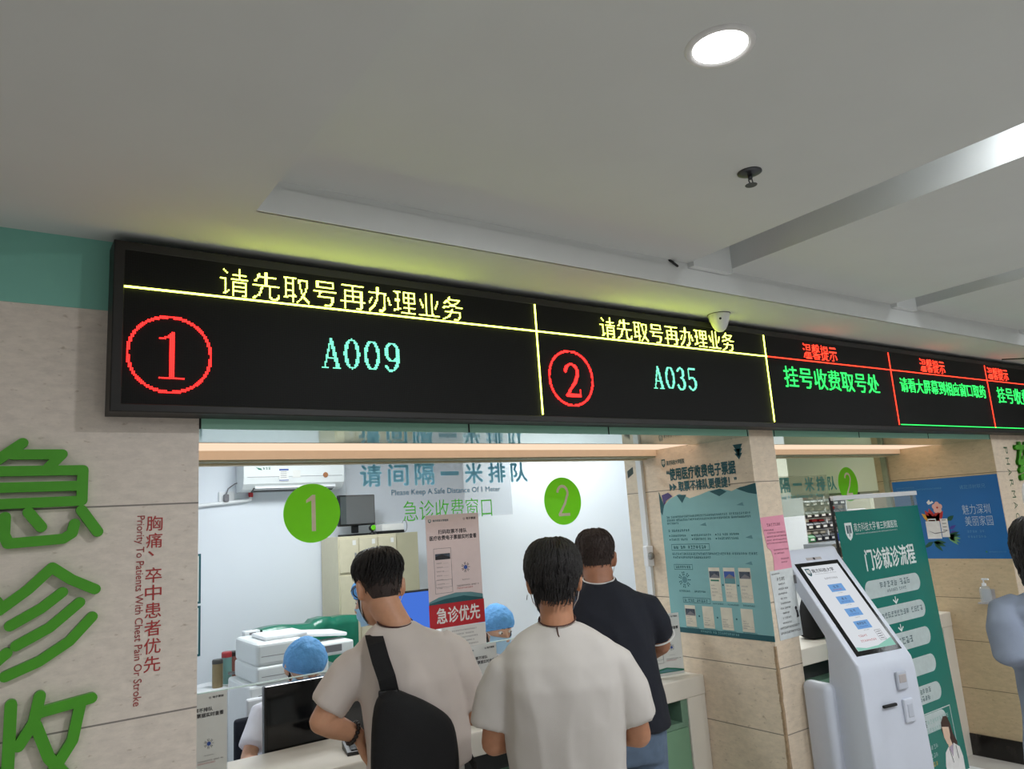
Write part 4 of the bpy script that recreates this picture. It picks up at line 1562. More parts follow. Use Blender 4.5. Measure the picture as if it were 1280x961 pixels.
# signature pad on the counter
t = thing('signature_pad', 'small black card terminal on the counter by the hand of the bag carrier', 'terminal', (1.235, .70, .945), math.radians(-12))
b = MB().prism([(-.06, 0), (.06, 0), (.06, .03), (-.055, .012)], 0, -.055, .055)
b.build('case', M['black_plastic'], t)
MB().prism([(-.045, .0165), (.045, .0287), (.045, .0293), (-.045, .0171)], 0, -.04, .04).build('pad', M['screen_dark'], t)

# ---- pharmacy behind the second window
M['blind'] = mat('blind_fabric', (214, 216, 198), .7, vary=.02, scale=4)
through(M['blind'], .5, (214, 216, 198))
t = thing('roller_blind', 'pale roller blind half lowered behind the far window', 'blind', (5.10, .95, 2.08))
MB().box(-.56, .72, -.002, .002, -.262, 0).build('fabric', M['blind'], t)
MB().tube([(-.56, 0, -.265), (.72, 0, -.265)], .008, 10).build('bottom_rail', M['olive'], t)
MB().tube([(-.56, 0, .03), (.72, 0, .03)], .022, 14).build('roller', M['white_plastic'], t)
MB().box(.22, .26, -.012, .012, -.285, -.262).build('pull_tab', M['dark_grey'], t)

t = thing('bin_shelf', 'tall shelf of black parts bins in the pharmacy', 'shelf', (7.27, 2.62, 0))
for z in (1.36, 1.485, 1.60, 1.715, 1.83):
    MB().box(-.36, .40, -.13, .13, z - .006, z).build('shelf_board', M['white_plastic'], t)
for x in (-.37, .01, .40):
    MB().box(x, x + .012, -.13, .13, 0, 1.86).build('upright', M['white_plastic'], t)
MB().box(-.36, .40, .12, .13, .8, 1.83).build('back_panel', M['dark_grey'], t)
rnd = random.Random(11)
M['bin_black'] = mat('bin_black', (34, 34, 38), .4)
M['bin_green'] = mat('bin_green', (52, 120, 70), .4)
bin_bm = lambda: MB().prism([(-.12, 0), (.06, 0), (.06, .09), (-.09, .075), (-.12, .045)], 0, -.055, .055)
proto = None
cols = 6
for r_, z in enumerate((1.366, 1.491, 1.606, 1.721)):
    for c_ in range(cols):
        x = 7.27 - .30 + c_ * .125
        green = r_ == 0 and c_ == 0
        lab = 'green parts bin at the lower near corner of the bin shelf' if green else 'black parts bin on the pharmacy bin shelf'
        g = thing('parts_bin', lab, 'bin', (x, 2.60, z), 0, None if green else 'black bins on the pharmacy shelf')
        bin_bm().build('tub', M['bin_green'] if green else M['bin_black'], g)
        MB().box(-.03, .03, -.1225, -.1205, .012, .034).build('label_card', M['paper_white'], g)
        MB().rbox(-.045, .045 - rnd.random() * .03, -.09, .04, .05, .088 + rnd.random() * .02, .004).build('packets', M['paper_white'] if rnd.random() > .15 else M['red_print'], g)
t = tag(MB().rbox(-.18, .17, -.10, .06, 0, .075, .006).build('blue_tray', mat('blue_plastic', (48, 76, 140), .4)), 'blue plastic tray in front of the bin shelf', 'tray')
t.location = (7.46, 2.36, 1.355)
t = thing('pharmacy_bench', 'grey bench in front of the pharmacy bins', 'bench', (7.35, 2.34, 0))
MB().rbox(-.55, .60, -.18, .14, 1.31, 1.354, .004).build('bench_top', mat('bench_grey', (120, 124, 128), .4), t)
MB().box(-.53, .58, -.15, .12, .05, 1.31).build('body', M['dark_grey'], t)
MB().box(-.53, .58, -.1525, -.15, 1.20, 1.215).build('edge_strip', M['ink_pale'], t)
t = thing('tall_cabinet', 'cream pharmacy cabinet with narrow doors beyond the bins', 'cabinet', (8.55, 2.62, 0))
MB().box(-.35, .55, -.1, .25, 0, 1.80).build('body', M['locker'], t)
for i in range(4):
    d = MB().rbox(-.345 + .22 * i, -.13 + .22 * i, -.115, -.1, .05, 1.78, .003).build('door', mat('cabinet_ivory_%d' % i, (222, 218, 196), .4), t)
    MB().rbox(-.155 + .22 * i, -.145 + .22 * i, -.13, -.115, 1.50, 1.66, .003).build('handle', M['dark_grey'], d)
t = thing('dispensing_machine', 'grey machine with a round drum beside the cream pharmacy cabinet', 'machine', (7.93, 2.62, 0))
MB().rbox(-.14, .14, -.12, .12, .9, 1.66, .012).build('case', M['ink_pale'], t)
MB().lathe([(.001, -.15), (.06, -.15), (.07, -.13), (.07, -.12), (.001, -.12)], c=(.03, 0, 1.58), n=24, axis=1).build('drum', M['dark_grey'], t)
MB().box(-.12, .12, -.1, .1, 0, .9).build('stand', M['dark_grey'], t)
struct(MB().box(4.25, 9.6, 3.5, 3.6, 0, 2.75).build('wall_pharmacy_back', mat('pharmacy_wall', (196, 200, 184), .8)))

M['fabric_black'] = mat('black_fabric', (14, 14, 16), .85, bump=.3, bscale=500)
# black bag on the far counter, papers beside it
t = thing('black_bag', 'soft black shoulder bag on the far counter behind the kiosk', 'bag', (4.31, .72, .952))
rings = []
for z, rx, ry in ((0, .13, .07), (.01, .145, .08), (.09, .14, .078), (.18, .125, .06), (.25, .10, .035), (.27, .09, .015)):
    rings.append([(rx * math.copysign(abs(math.cos(a)) ** .8, math.cos(a)), ry * math.copysign(abs(math.sin(a)) ** .8, math.sin(a)), z + .006 * math.sin(3 * a)) for a in np.linspace(0, 2 * pi, 24, endpoint=False)])
MB().loft(rings).build('body', M['fabric_black'], t, smooth=True)
MB().tube([(-.09, 0, .25), (-.12, 0, .30), (-.10, .01, .34), (-.05, .01, .30), (-.08, -.02, .12)], .008, 8).build('strap', M['fabric_black'], t, smooth=True)
t = tag(MB().box(-.05, .05, -.004, .004, 0, .15).build('paper_stack', M['paper_white']), 'white papers standing behind the black bag on the far counter', 'paper')
t.location = (4.10, .83, .945)
t = thing('pen_on_cord', 'thin dark pen leaning in its holder on the far counter', 'pen', (4.02, .80, .945))
MB().lathe([(.001, 0), (.035, 0), (.03, .012), (.008, .02), (.001, .02)], n=20).build('holder', M['black_plastic'], t)
MB().tube([(0, 0, .015), (-.06, 0, .21), (-.14, .0, .40)], [.006, .004, .002], 8).build('pen', M['black_plastic'], t)

# sanitizer on the far reveal
t = thing('sanitizer_bottle', 'clear pump sanitizer bottle in a wall holder below the blue poster', 'bottle', (XQ - .045, .285, 1.03))
MB().lathe([(.001, 0), (.032, 0), (.034, .01), (.034, .085), (.026, .10), (.012, .105), (.001, .105)], n=24).build('bottle_body', clear('bottle_clear', (.93, .95, .95), .1, .25), t, smooth=True)
b = MB().lathe([(.001, .105), (.014, .105), (.014, .122), (.005, .124), (.005, .145), (.001, .145)], n=16)
b.rbox(-.008, .008, -.035, .01, .143, .155, .003)
b.build('pump', M['white_plastic'], t)
MB().box(-.036, .042, -.042, .042, -.012, -.002).box(.038, .044, -.042, .042, -.012, .08).build('wall_holder', M['ink_pale'], t)

# ================================================================== self-service kiosk
M['kiosk'] = mat('kiosk_white', (206, 212, 224), .35, vary=.01)
M['kiosk_side'] = mat('kiosk_grey_side', (188, 194, 206), .4, vary=.02)
t = thing('self_service_kiosk', 'white self-service kiosk with a tilted lit touchscreen by the stone pillar', 'kiosk', (3.412, -.10, 0), math.radians(-10))
# side profile in (y, z): screen slopes back
KW = .178
prof = [(-.16, 0), (-.165, .60), (-.150, 1.00), (-.140, 1.045), (.212, 1.508), (.224, 1.535), (.236, 1.545), (.258, 1.525), (.262, 1.475), (.03, 1.155), (.015, 1.09), (.04, .95), (.055, .5), (.07, 0)]
bm = MB()
n = len(prof)


def kw(z):
    return KW if z > .9 else KW + (.9 - z) * .02


inset = .012
vs = []
for s_, k in ((-1, 0), (-1, 1), (1, 1), (1, 0)):
    for (y, z) in prof:
        cy, cz = .03, .8
        f = inset if k == 0 else 0
        # outer rim slightly smaller than the body for a soft edge
        yy = y + (0.006 if y < .03 else -.006) * (1 if k == 0 else 0)
        vs.append((s_ * (kw(z) - (0 if k == 0 else .008)) if k == 0 else s_ * (kw(z) - .008), yy if k == 0 else y, z))
bm2 = MB()
order = [0, 1, 2, 3]
loops = [vs[i * n:(i + 1) * n] for i in order]
bm2.loft(loops)
o = smooth_angle(bm2.build('body', M['kiosk'], t), 40)
md = o.modifiers.new('bevel', 'BEVEL')
md.width = .008
md.segments = 2
md.limit_method = 'ANGLE'
# rear bulge on the left side
b = MB()
rr = []
for z, f in ((.42, .2), (.46, .7), (.55, .95), (.70, 1.0), (.85, .95), (.93, .85), (.945, .5)):
    rr.append([(-.19 - .045 * f * (1 if a < pi else .0) * abs(math.sin(a)), .09 + .10 * math.cos(a), z) for a in np.linspace(0, 2 * pi, 18, endpoint=False)])
b = MB().rbox(-.235, -.16, .0, .16, .42, .95, .03, 3)
b.build('printer_box', M['kiosk'], t, smooth=True)
# tilted face frame: origin at lower edge of the slope
p0, p1 = Vector((0, -.140, 1.045)), Vector((0, .212, 1.508))
V = (p0 - p1).normalized()
L = (p0 - p1).length
s = Sheet(p1 + Vector((-KW, 0, 0)), (1, 0, 0), V)
sl = lambda name, u0, v0, u1, v1, m, h, th=.002: (lambda q: (q.slab(u0, v0, u1, v1, th), q.mb.build(name, m, t))[1])(Sheet(s.P(0, 0, h), (1, 0, 0), V))
sl('screen_bezel', .032, .040, KW * 2 - .032, L - .040, M['black_gloss'], .002)
M['screen_white'] = emit('touchscreen_white', (.86, .90, .95), .78)
scr = sl('touchscreen', .058, .062, KW * 2 - .052, L - .062, M['screen_white'], .0028)
sw, sh_ = KW * 2 - .11, L - .124
g = Sheet(s.P(.058, .062, .003), (1, 0, 0), V)
shield(g, .010, .012, .030, .045, 0, 1)
g.text('南方科技大学', .048, .018, .195, .040, 2, bold=.02)
g.fine(.055, .046, .20, .050, 3, seed=200)
g.fine(.095, .072, .185, .082, 3, seed=201)
SMATS = [M['ink_teal'], M['white_print'], M['ink'], M['ink_grey'], emit('tile_blue', (.20, .42, .80), .8), M['ink_red'], M['ink_blue'], emit('wave_green', (.35, .72, .60), .75)]
gm = g
for k in range(4):
    v = .112 + .068 * k
    g = Sheet(s.P(.058, .062, .003), (1, 0, 0), V)
    g.rect(.085, v, .180, v + .042, 4, .0004)
    g.text(('签 到', '建 卡', '挂 号', '缴费取号')[k], .113 if k < 3 else .100, v + .008, .148 if k < 3 else .160, v + .022, 2, .0008)
    g.fine(.10, v + .028, .16, v + .034, 5 if k == 0 else 6, seed=203 + k)
    g.fine(.115, v + .048, .15, v + .052, 3, seed=210 + k)
    g.mb.build('screen_button', SMATS, scr)
g = gm
g.fine(.06, .385, .12, .395, 5, seed=220)
g.fine(.055, .410, .155, .420, 5, seed=221)
g.frame(.175, .372, .215, .425, .002, 3)
for k in range(4):
    g.rect(.182, .380 + .011 * k, .208, .384 + .011 * k, 3)
g.poly([(0, sh_), (0, sh_ - .02), (.06, sh_ - .008), (.14, sh_ - .012), (sw, sh_ - .04), (sw, sh_)], 7, .0003)
g.mb.build('screen_graphics', SMATS, scr)
sl('scanner_window', KW - .05, .012, KW + .05, .026, M['ink_pale'], .0012)
sl('scanner_eye', KW - .006, .013, KW + .006, .026, M['black_plastic'], .0018)
# details on the column front and the left side
MB().rbox(.030, .095, -.166, -.152, .915, .995, .006).build('card_slot_plate', M['kiosk_side'], t)
MB().rbox(.040, .085, -.169, -.160, .945, .982, .004).build('card_slot', M['ink_pale'], t)
MB().rbox(.045, .108, -.170, -.155, .775, .875, .006).build('receipt_bay', M['kiosk'], t)
MB().rbox(.060, .096, -.173, -.165, .795, .855, .005).build('receipt_mouth', M['kiosk_side'], t)
MB().rbox(-.080, .005, -.168, -.155, .855, .868, .004).build('ticket_slot', M['dark'], t)
MB().rbox(-.1815, -.1770, .155, .20, 1.39, 1.43, .001).build('side_socket', M['ink_grey'], t)
MB().rbox(-.26, .26, -.28, .16, 0, .02, .006).build('foot_plate', M['kiosk'], t)

# ================================================================== banner
M['banner_teal'] = mat('banner_teal', (18, 118, 106), .22, vary=.05, scale=2, spec=.6)
M['pill_grey'] = mat('banner_pill', (190, 204, 204), .4)
M['banner_white'] = mat('banner_white_ink', (222, 232, 230), .4)
BX0, BX1 = 4.17, 5.125
t = thing('display_banner', 'tall green display banner listing numbered clinic steps, standing behind the kiosk', 'banner', ((BX0 + BX1) / 2, .345, 0))
BWID = BX1 - BX0
lean = .065
O = Vector((-BWID / 2, lean - .004, 1.79))
Vb = Vector((0, -lean, -1.79)).normalized()
Lb = 1.79
s = Sheet(O, (1, 0, 0), Vb)
s.slab(0, .085, BWID, Lb - .07, .003)
s.mb.build('sheet', M['banner_teal'], t)
s = Sheet(O, (1, 0, 0), Vb)
s.slab(0, .015, BWID, .085, .002)
s.mb.build('clear_strip', clear('banner_clear_strip', (.85, .88, .88), .1, .18, (190, 200, 200)), t)
MB().rbox(-BWID / 2 - .01, BWID / 2 + .01, lean - .012, lean + .010, 1.772, 1.80, .004).build('top_bar', M['white_plastic'], t)
MB().rbox(-BWID / 2 - .03, BWID / 2 + .05, -.10, .10, 0, .075, .008).build('base_box', M['white_plastic'], t)
MB().tube([(-BWID / 2 - .004, lean + .012, 1.785), (-BWID / 2 - .004, .03, .05)], .009, 10).build('pole', M['black_plastic'], t)
MB().tube([(BWID / 2 - .02, lean + .014, 1.785), (BWID / 2 - .02, .03, .05)], .009, 10).build('pole', M['black_plastic'], t)
s = Sheet(O, (1, 0, 0), Vb)
k = BWID / .955
shield(s, .07, .155, .075, .105, 0, 2)
s.text('南方科技大学', .165, .160, .405, .212, 0, bold=-.004)
s.text('第三附属医院', .415, .165, .655, .212, 0, bold=.004)
s.fine(.17, .222, .65, .230, 1, seed=300)
s.text('门诊就诊流程', .225, .325, .800, .450, 0, bold=.02)
y = .508
BM = [M['banner_white'], M['pill_grey'], mat('banner_ink', (52, 84, 92), .5), mat('banner_fine', (150, 186, 182), .5), mat('banner_gold', (176, 168, 70), .5)]
bs = s
tops = []
for i in range(6):
    h = .105
    s = Sheet(O, (1, 0, 0), Vb)
    s.pill(.165, y, .80, y + h, 1)
    if i == 0:
        s.fine(.33, y + .018, .68, y + .055, 2, seed=310)
        s.fine(.40, y + .066, .63, y + .085, 2, seed=311)
    elif i == 1:
        s.fine(.22, y + .034, .77, y + .066, 2, seed=312)
    elif i == 2:
        s.fine(.42, y + .030, .60, y + .070, 2, seed=313)
    elif i == 3:
        s.fine(.45, y + .030, .57, y + .070, 2, seed=314)
    elif i == 4:
        s.fine(.30, y + .018, .70, y + .048, 2, seed=315)
        s.fine(.30, y + .058, .66, y + .088, 2, seed=316)
    else:
        s.fine(.35, y + .030, .60, y + .070, 2, seed=317)
    if i < 5:
        c = .475
        s.rect(c - .004, y + h + .012, c + .004, y + h + .052, 0)
        s.poly([(c - .032, y + h + .032), (c - .024, y + h + .026), (c, y + h + .046), (c, y + h + .058)], 0, .0007)
        s.poly([(c + .032, y + h + .032), (c + .024, y + h + .026), (c, y + h + .046), (c, y + h + .058)], 0, .0007)
    s.mb.build('step_box', BM, t)
    y += .165 if i < 5 else 0
s = bs
s.frame(.09, 1.44 - .115, .865, 1.70, .006, 1)
for i in range(7):
    v = 1.365 + .046 * i
    s.fine(.13, v, (.83, .80, .30, .66, .66, .62, .60)[i], v + .026, 3 if i != 5 else 4, seed=330 + i)
s.mb.build('print', BM, t)
# printed doctor figure on the banner
s = Sheet(O, (1, 0, 0), Vb)
u, v = .70, 1.385
hair = [(u + .02, v + .02), (u + .055, v - .01), (u + .10, v - .005), (u + .125, v + .04), (u + .135, v + .10), (u + .17, v + .16), (u + .155, v + .20), (u + .10, v + .15), (u + .03, v + .11), (u + .012, v + .06)]
s.poly(hair, 1, .001)
s.poly([(u + .022, v + .045), (u + .10, v + .06), (u + .10, v + .105), (u + .075, v + .15), (u + .05, v + .15), (u + .025, v + .105)], 0, .0014)
s.poly([(u + .055, v + .13), (u + .09, v + .12), (u + .11, v + .17), (u + .06, v + .19)], 0, .0013)
s.poly([(u + .055, v + .165), (u + .01, v + .19), (u - .015, v + .26), (u - .01, v + .335), (u + .20, v + .335), (u + .205, v + .25), (u + .185, v + .19), (u + .12, v + .155), (u + .09, v + .22)], 2, .0012)
s.poly([(u + .06, v + .17), (u + .115, v + .16), (u + .09, v + .23)], 3, .0016)
s.poly([(u + .14, v + .175), (u + .146, v + .175), (u + .152, v + .25), (u + .145, v + .25)], 4, .0018)
s.poly([(u + .06, v + .18), (u + .065, v + .178), (u + .085, v + .26), (u + .08, v + .262)], 4, .0018)
s.mb.build('doctor_picture', [mat('print_skin', (226, 196, 172), .5), mat('print_hair', (66, 44, 38), .5), M['white_print'], mat('print_lilac', (176, 160, 180), .5), M['ink']], t)

# ================================================================== people
def remesh(mb, name, m, parent, voxel=.006, smooth=4, disp=None, seed=0):
    """Weld overlapping closed shapes into one continuous skin, relax it, and optionally wrinkle it."""
    ob = mb.build(name + '_tmp', m)
    md = ob.modifiers.new('r', 'REMESH')
    md.mode = 'VOXEL'
    md.voxel_size = voxel
    sm = ob.modifiers.new('s', 'SMOOTH')
    sm.factor = .5
    sm.iterations = smooth
    dg = bpy.context.evaluated_depsgraph_get()
    dg.update()
    me = bpy.data.meshes.new_from_object(ob.evaluated_get(dg))
    me.name = name
    old = ob.data
    bpy.data.objects.remove(ob)
    bpy.data.meshes.remove(old)
    if disp:
        n = len(me.vertices)
        co = np.empty(n * 3)
        no = np.empty(n * 3)
        me.vertices.foreach_get('co', co)
        me.vertices.foreach_get('normal', no)
        co, no = co.reshape(-1, 3), no.reshape(-1, 3)
        d = np.array([disp(Vector(c)) for c in co])
        co = co + no * d[:, None]
        me.vertices.foreach_set('co', co.ravel())
    me.materials.clear()
    me.materials.append(m)
    me.polygons.foreach_set('use_smooth', [True] * len(me.polygons))
    o = bpy.data.objects.new(name, me)
    C.objects.link(o)
    o.parent = parent
    return o


def ell(c, rx, ry, n=24, p=1.0, tilt=(0, 0)):
    out = []
    for a in np.linspace(0, 2 * pi, n, endpoint=False):
        ca, sa = math.cos(a), math.sin(a)
        x = rx * math.copysign(abs(ca) ** p, ca)
        y = ry * math.copysign(abs(sa) ** p, sa)
        out.append((c[0] + x, c[1] + y, c[2] + x * tilt[0] + y * tilt[1]))
    return out


HEAD = [(-.118, .020, .070, .030), (-.108, .038, .086, .010), (-.090, .050, .091, -.020), (-.065, .058, .091, -.045), (-.035, .064, .090, -.068), (-.010, .069, .089, -.082),
        (.010, .072, .088, -.090), (.040, .0745, .091, -.096), (.062, .0725, .086, -.093), (.082, .0645, .074, -.083), (.099, .050, .054, -.063), (.110, .032, .034, -.043), (.116, .012, .012, -.020)]


def head_xf(c, yaw, pitch, roll, scale=1.0):
    return Matrix.Translation(c) @ Euler((math.radians(pitch), math.radians(roll), math.radians(yaw)), 'XYZ').to_matrix().to_4x4() @ Matrix.Scale(scale, 4)


def add_head(mb, X):
    rings = []
    for z, w, f, b in HEAD:
        rings.append([tuple(X @ Vector(p)) for p in ell((0, (f + b) / 2, z), w, (f - b) / 2, 28, .92)])
    mb.loft(rings)
    T = lambda *p: tuple(X @ Vector(p))
    mb.tube([T(0, .086, .020), T(0, .098, -.005), T(0, .108, -.028)], [.008, .010, .013], 12)
    mb.tube([T(-.011, .094, -.033), T(.011, .094, -.033)], .009, 10)
    mb.tube([T(-.020, .086, -.061), T(0, .093, -.058), T(.020, .086, -.061)], [.006, .008, .006], 10)
    mb.tube([T(-.018, .084, -.072), T(0, .091, -.073), T(.018, .084, -.072)], [.006, .008, .006], 10)
    mb.tube([T(-.052, .070, .030), T(-.030, .088, .034), T(-.012, .088, .028)], .007, 10)
    mb.tube([T(.052, .070, .030), T(.030, .088, .034), T(.012, .088, .028)], .007, 10)
    for s in (-1, 1):
        R = X.to_3x3() @ Matrix.Rotation(s * math.radians(22), 3, 'Z') @ Matrix.Rotation(math.radians(10), 3, 'X')
        mb.ball(T(s * .077, -.012, -.008), .010, .019, .033, 14, 10, rot=R)
        mb.ball(T(s * .080, -.014, .012), .009, .016, .016, 12, 8, rot=R)


def hand(mb, wrist, d, nrm, thumb, curl=.5, sc=1.0):
    """Palm, four unequal bent fingers and a thumb leaving the side of the palm near its base."""
    d = Vector(d).normalized()
    nrm = Vector(nrm)
    nrm = (nrm - d * nrm.dot(d)).normalized()
    s = d.cross(nrm).normalized() * thumb
    w = Vector(wrist)
    rings = []
    for t, hw, th in ((0, .024, .017), (.02, .030, .017), (.05, .037, .016), (.08, .040, .014), (.092, .038, .011)):
        c = w + d * t * sc
        rings.append([tuple(c + s * math.cos(a) * hw * sc + nrm * math.sin(a) * th * sc) for a in np.linspace(0, 2 * pi, 16, endpoint=False)])
    mb.loft(rings)
    for k, (off, ln) in enumerate(((.028, .070), (.0095, .079), (-.0095, .073), (-.027, .057))):
        p = w + d * .088 * sc + s * off * sc
        pts = [p - d * .012, p]
        a = 0
        for seg, f in enumerate((.45, .32, .23)):
            a += curl * (.6, 1.0, .7)[seg]
            dr = d * math.cos(a) + nrm * math.sin(a) + s * off * .8
            p = p + dr.normalized() * ln * f * sc
            pts.append(p)
        mb.tube(pts, [.0088 * sc, .0088 * sc, .0082 * sc, .0075 * sc, .0066 * sc], 10)
    p = w + d * .022 * sc + s * .026 * sc
    dr = (d * .75 + s * .75 + nrm * .30).normalized()
    q = p + dr * .034 * sc
    r = q + (d * .95 + s * .25 + nrm * .35 * (1 + curl)).normalized() * .032 * sc
    e = r + (d * .98 + nrm * .4 * (1 + curl)).normalized() * .024 * sc
    mb.tube([p - dr * .012, p, q, r, e], [.014 * sc, .0135 * sc, .0105 * sc, .0095 * sc, .0078 * sc], 10)


def hair_shell(name, X, parent, m, hairline, thick, seed=1, locks=260, lock_len=.05, lock_w=.006, rough=.004, whorl=0.0, spike=.010, tail=.012):
    """Hair mass over the scalp down to hairline(angle) with individual tapering locks for a broken edge.
    angle 0 = face, +-pi = nape."""
    rx, fy, by, rz = .0745, .091, .096, .114

    def surf(a, z, off):
        zz = max(-.117, min(.1155, z))
        # interpolate head sections
        for (z0, w0, f0, b0), (z1, w1, f1, b1) in zip(HEAD, HEAD[1:]):
            if z0 <= zz <= z1:
                t = (zz - z0) / (z1 - z0)
                w, f, b = w0 + (w1 - w0) * t, f0 + (f1 - f0) * t, b0 + (b1 - b0) * t
                break
        else:
            w, f, b = .012, .012, -.020
        # nape tucks in below the skull
        if zz < -.02 and abs(a) > 1.6:
            b = min(b, -.080)
            w = max(w, .060)
        sx, cy = math.sin(a), math.cos(a)
        x = (w + off) * sx
        y = (f + b) / 2 + ((f - b) / 2 + off) * cy
        return Vector((x, y, zz + (off * max(0, (zz - .05) / .06) if zz > .05 else 0)))
    mb = MB()
    na = 56
    rows = []
    lev = [0, .08, .18, .3, .42, .55, .68, .8, .9, 1.0]
    for t in lev:
        ring = []
        for k in range(na):
            a = 2 * pi * k / na
            aa = a if a <= pi else a - 2 * pi
            hl = hairline(abs(aa))
            z = hl + (.1155 - hl) * (t ** .85)
            th = thick(abs(aa), t)
            nz = noise.noise(Vector((math.sin(a) * 3 + seed, math.cos(a) * 3, z * 28))) * rough
            off = th + nz if t > 0 else -.006
            ring.append(tuple(X @ surf(aa, z, off)))
        rows.append(ring)
    top = X @ Vector((0, -.004, .117 + thick(1.5, 1.0)))
    n0 = len(rows) * na
    mb.loft(rows, caps=False)
    mb.add(rows[-1] + [tuple(top)], [(k, (k + 1) % na, na) for k in range(na)])
    rnd = random.Random(seed)
    for i in range(locks):
        a = rnd.uniform(-pi, pi)
        hl = hairline(abs(a))
        t0 = rnd.uniform(.04, 1.0) ** .8
        z0 = hl + (.1145 - hl) * t0
        ln = lock_len * rnd.uniform(.6, 1.2)
        pts, rad = [], []
        drift = rnd.uniform(-.5, .5) + whorl
        for q in range(5):
            f = q / 4
            z = z0 - ln * f
            z = max(z, hl - tail * rnd.uniform(.4, 1.3))
            off = thick(abs(a), t0) + .001 + spike * (math.sin(f * pi * .9)) * rnd.uniform(.5, 1.2)
            aa = a + drift * f * ln * 8
            pts.append(X @ surf(aa, z, off))
            rad.append(lock_w * (1 - .8 * f) * rnd.uniform(.85, 1.1))
        if (pts[-1] - pts[0]).length > .006:
            mb.tube(pts, rad, 6, round_ends=False)
    return mb.build(name, m, parent, smooth=True)


def hairline_short(front=.070, side=.0, nape=-.062):
    def f(a):
        if a < .9:
            return front
        if a < 1.35:
            return front + (side - front) * (a - .9) / .45
        if a < 1.9:
            return side + .018 * math.sin((a - 1.35) / .55 * pi)
        return side + (nape - side) * min(1, (a - 1.9) / .38)
    return f


def cloth_noise(seed, amp=.005, vs=(7, 7, 2.6), fine=.0012):
    sv = Vector((seed * 3.1, seed * 1.7, 0))

    def f(p):
        q = Vector((p.x * vs[0], p.y * vs[1], p.z * vs[2])) + sv
        r = Vector((p.x * 26 + p.z * 14, p.y * 26, p.z * 13)) + sv
        ridge = 1 - 2.2 * abs(noise.noise(q * 1.25 + Vector((0, 0, p.x * 1.5))))
        return amp * (.75 * noise.noise(q) + .55 * ridge + .35 * noise.noise(q * 2.6)) + fine * noise.noise(r)
    return f


def skin_mat(name, rgb):
    m = mat(name, rgb, .5, vary=.06, scale=40, bump=.05, bscale=300)
    m.node_tree.nodes['Principled BSDF'].inputs['Subsurface Weight'].default_value = .08
    m.node_tree.nodes['Principled BSDF'].inputs['Subsurface Radius'].default_value = (.01, .004, .002)
    return m


M['skin_a'] = skin_mat('skin_light_tan', (200, 148, 116))
M['skin_b'] = skin_mat('skin_tan', (186, 132, 100))
M['skin_c'] = skin_mat('skin_brown', (168, 116, 88))
M['skin_d'] = skin_mat('skin_fair', (214, 166, 138))
M['hair'] = mat('black_hair', (22, 18, 17), .45, vary=.3, scale=120, bump=.6, bscale=260, stretch=(3, 3, .6))
M['hair_fade'] = mat('cropped_hair', (52, 40, 35), .7, vary=.3, scale=200)
M['tee_white'] = mat('white_cotton', (198, 193, 187), .85, vary=.02, scale=5, bump=.15, bscale=700)
M['tee_warm'] = mat('warm_white_cotton', (208, 197, 189), .85, vary=.02, scale=5, bump=.15, bscale=700)
M['navy'] = mat('navy_pique', (22, 26, 38), .85, vary=.08, scale=60, bump=.25, bscale=900)
M['jeans'] = mat('grey_blue_denim', (92, 110, 132), .85, vary=.12, scale=25, bump=.2, bscale=600)
M['shorts_white'] = mat('white_shorts', (220, 218, 214), .85, vary=.02)
M['trouser_grey'] = mat('grey_trousers', (92, 98, 112), .85, vary=.06)
M['uniform'] = mat('white_uniform', (226, 224, 232), .8, vary=.02, scale=6)
M['cap_blue'] = mat('blue_surgical_cap', (96, 158, 216), .75, vary=.10, scale=14, bump=1.0, bscale=38)
M['mask_blue'] = mat('pale_blue_mask', (164, 198, 222), .8, vary=.03)
M['mask_white'] = mat('white_mask', (214, 222, 230), .8, vary=.03)
M['shoe'] = mat('dark_shoe', (30, 30, 32), .5)
M['blouse'] = mat('grey_blue_blouse', (128, 138, 156), .8, vary=.05, scale=8, bump=.15, bscale=500)
M['cord'] = mat('brown_cord', (70, 36, 28), .7)
M['eye_white'] = mat('eye_white', (226, 222, 216), .2)
M['iris'] = mat('eye_dark', (24, 16, 12), .15)


def mask_part(X, parent, m, loops=True):
    """Pleated mask over nose and chin with ear loops."""
    rows = []
    for z, w in ((-.108, .038), (-.085, .055), (-.060, .062), (-.035, .066), (-.012, .064)):
        row = []
        for k in range(17):
            a = -1.25 + 2.5 * k / 16
            nose = .018 * math.exp(-(a / .45) ** 2) * (1 if z > -.08 else .5)
            pl = .002 * math.sin(z * 400)
            row.append(X @ Vector(((w + .008) * math.sin(a), .012 + (.086 + nose) * math.cos(a) + pl, z)))
        rows.append(row)
    mb = MB()
    n = 17
    V = [tuple(p) for r in rows for p in r]
    c0 = X @ Vector((0, 0, -.05))
    V2 = [tuple(Vector(p) + (c0 - Vector(p)).normalized() * .003) for p in V]
    F = [(j * n + i, j * n + i + 1, (j + 1) * n + i + 1, (j + 1) * n + i) for j in range(len(rows) - 1) for i in range(n - 1)]
    mb.add(V + V2, F + [tuple(q + len(V) for q in f[::-1]) for f in F])
    o = mb.build('face_mask', m, parent, smooth=True)
    if loops:
        for s in (-1, 1):
            T = lambda *p: X @ Vector(p)
            lp = [T(s * .064, .042, -.020), T(s * .078, .015, .0), T(s * .081, -.014, .026), T(s * .081, -.024, .006), T(s * .078, -.018, -.026), T(s * .070, .012, -.062), T(s * .056, .045, -.085)]
            MB().tube(lp, .0016, 6).build('ear_loop', M['white_plastic'], o, smooth=True)
    return o


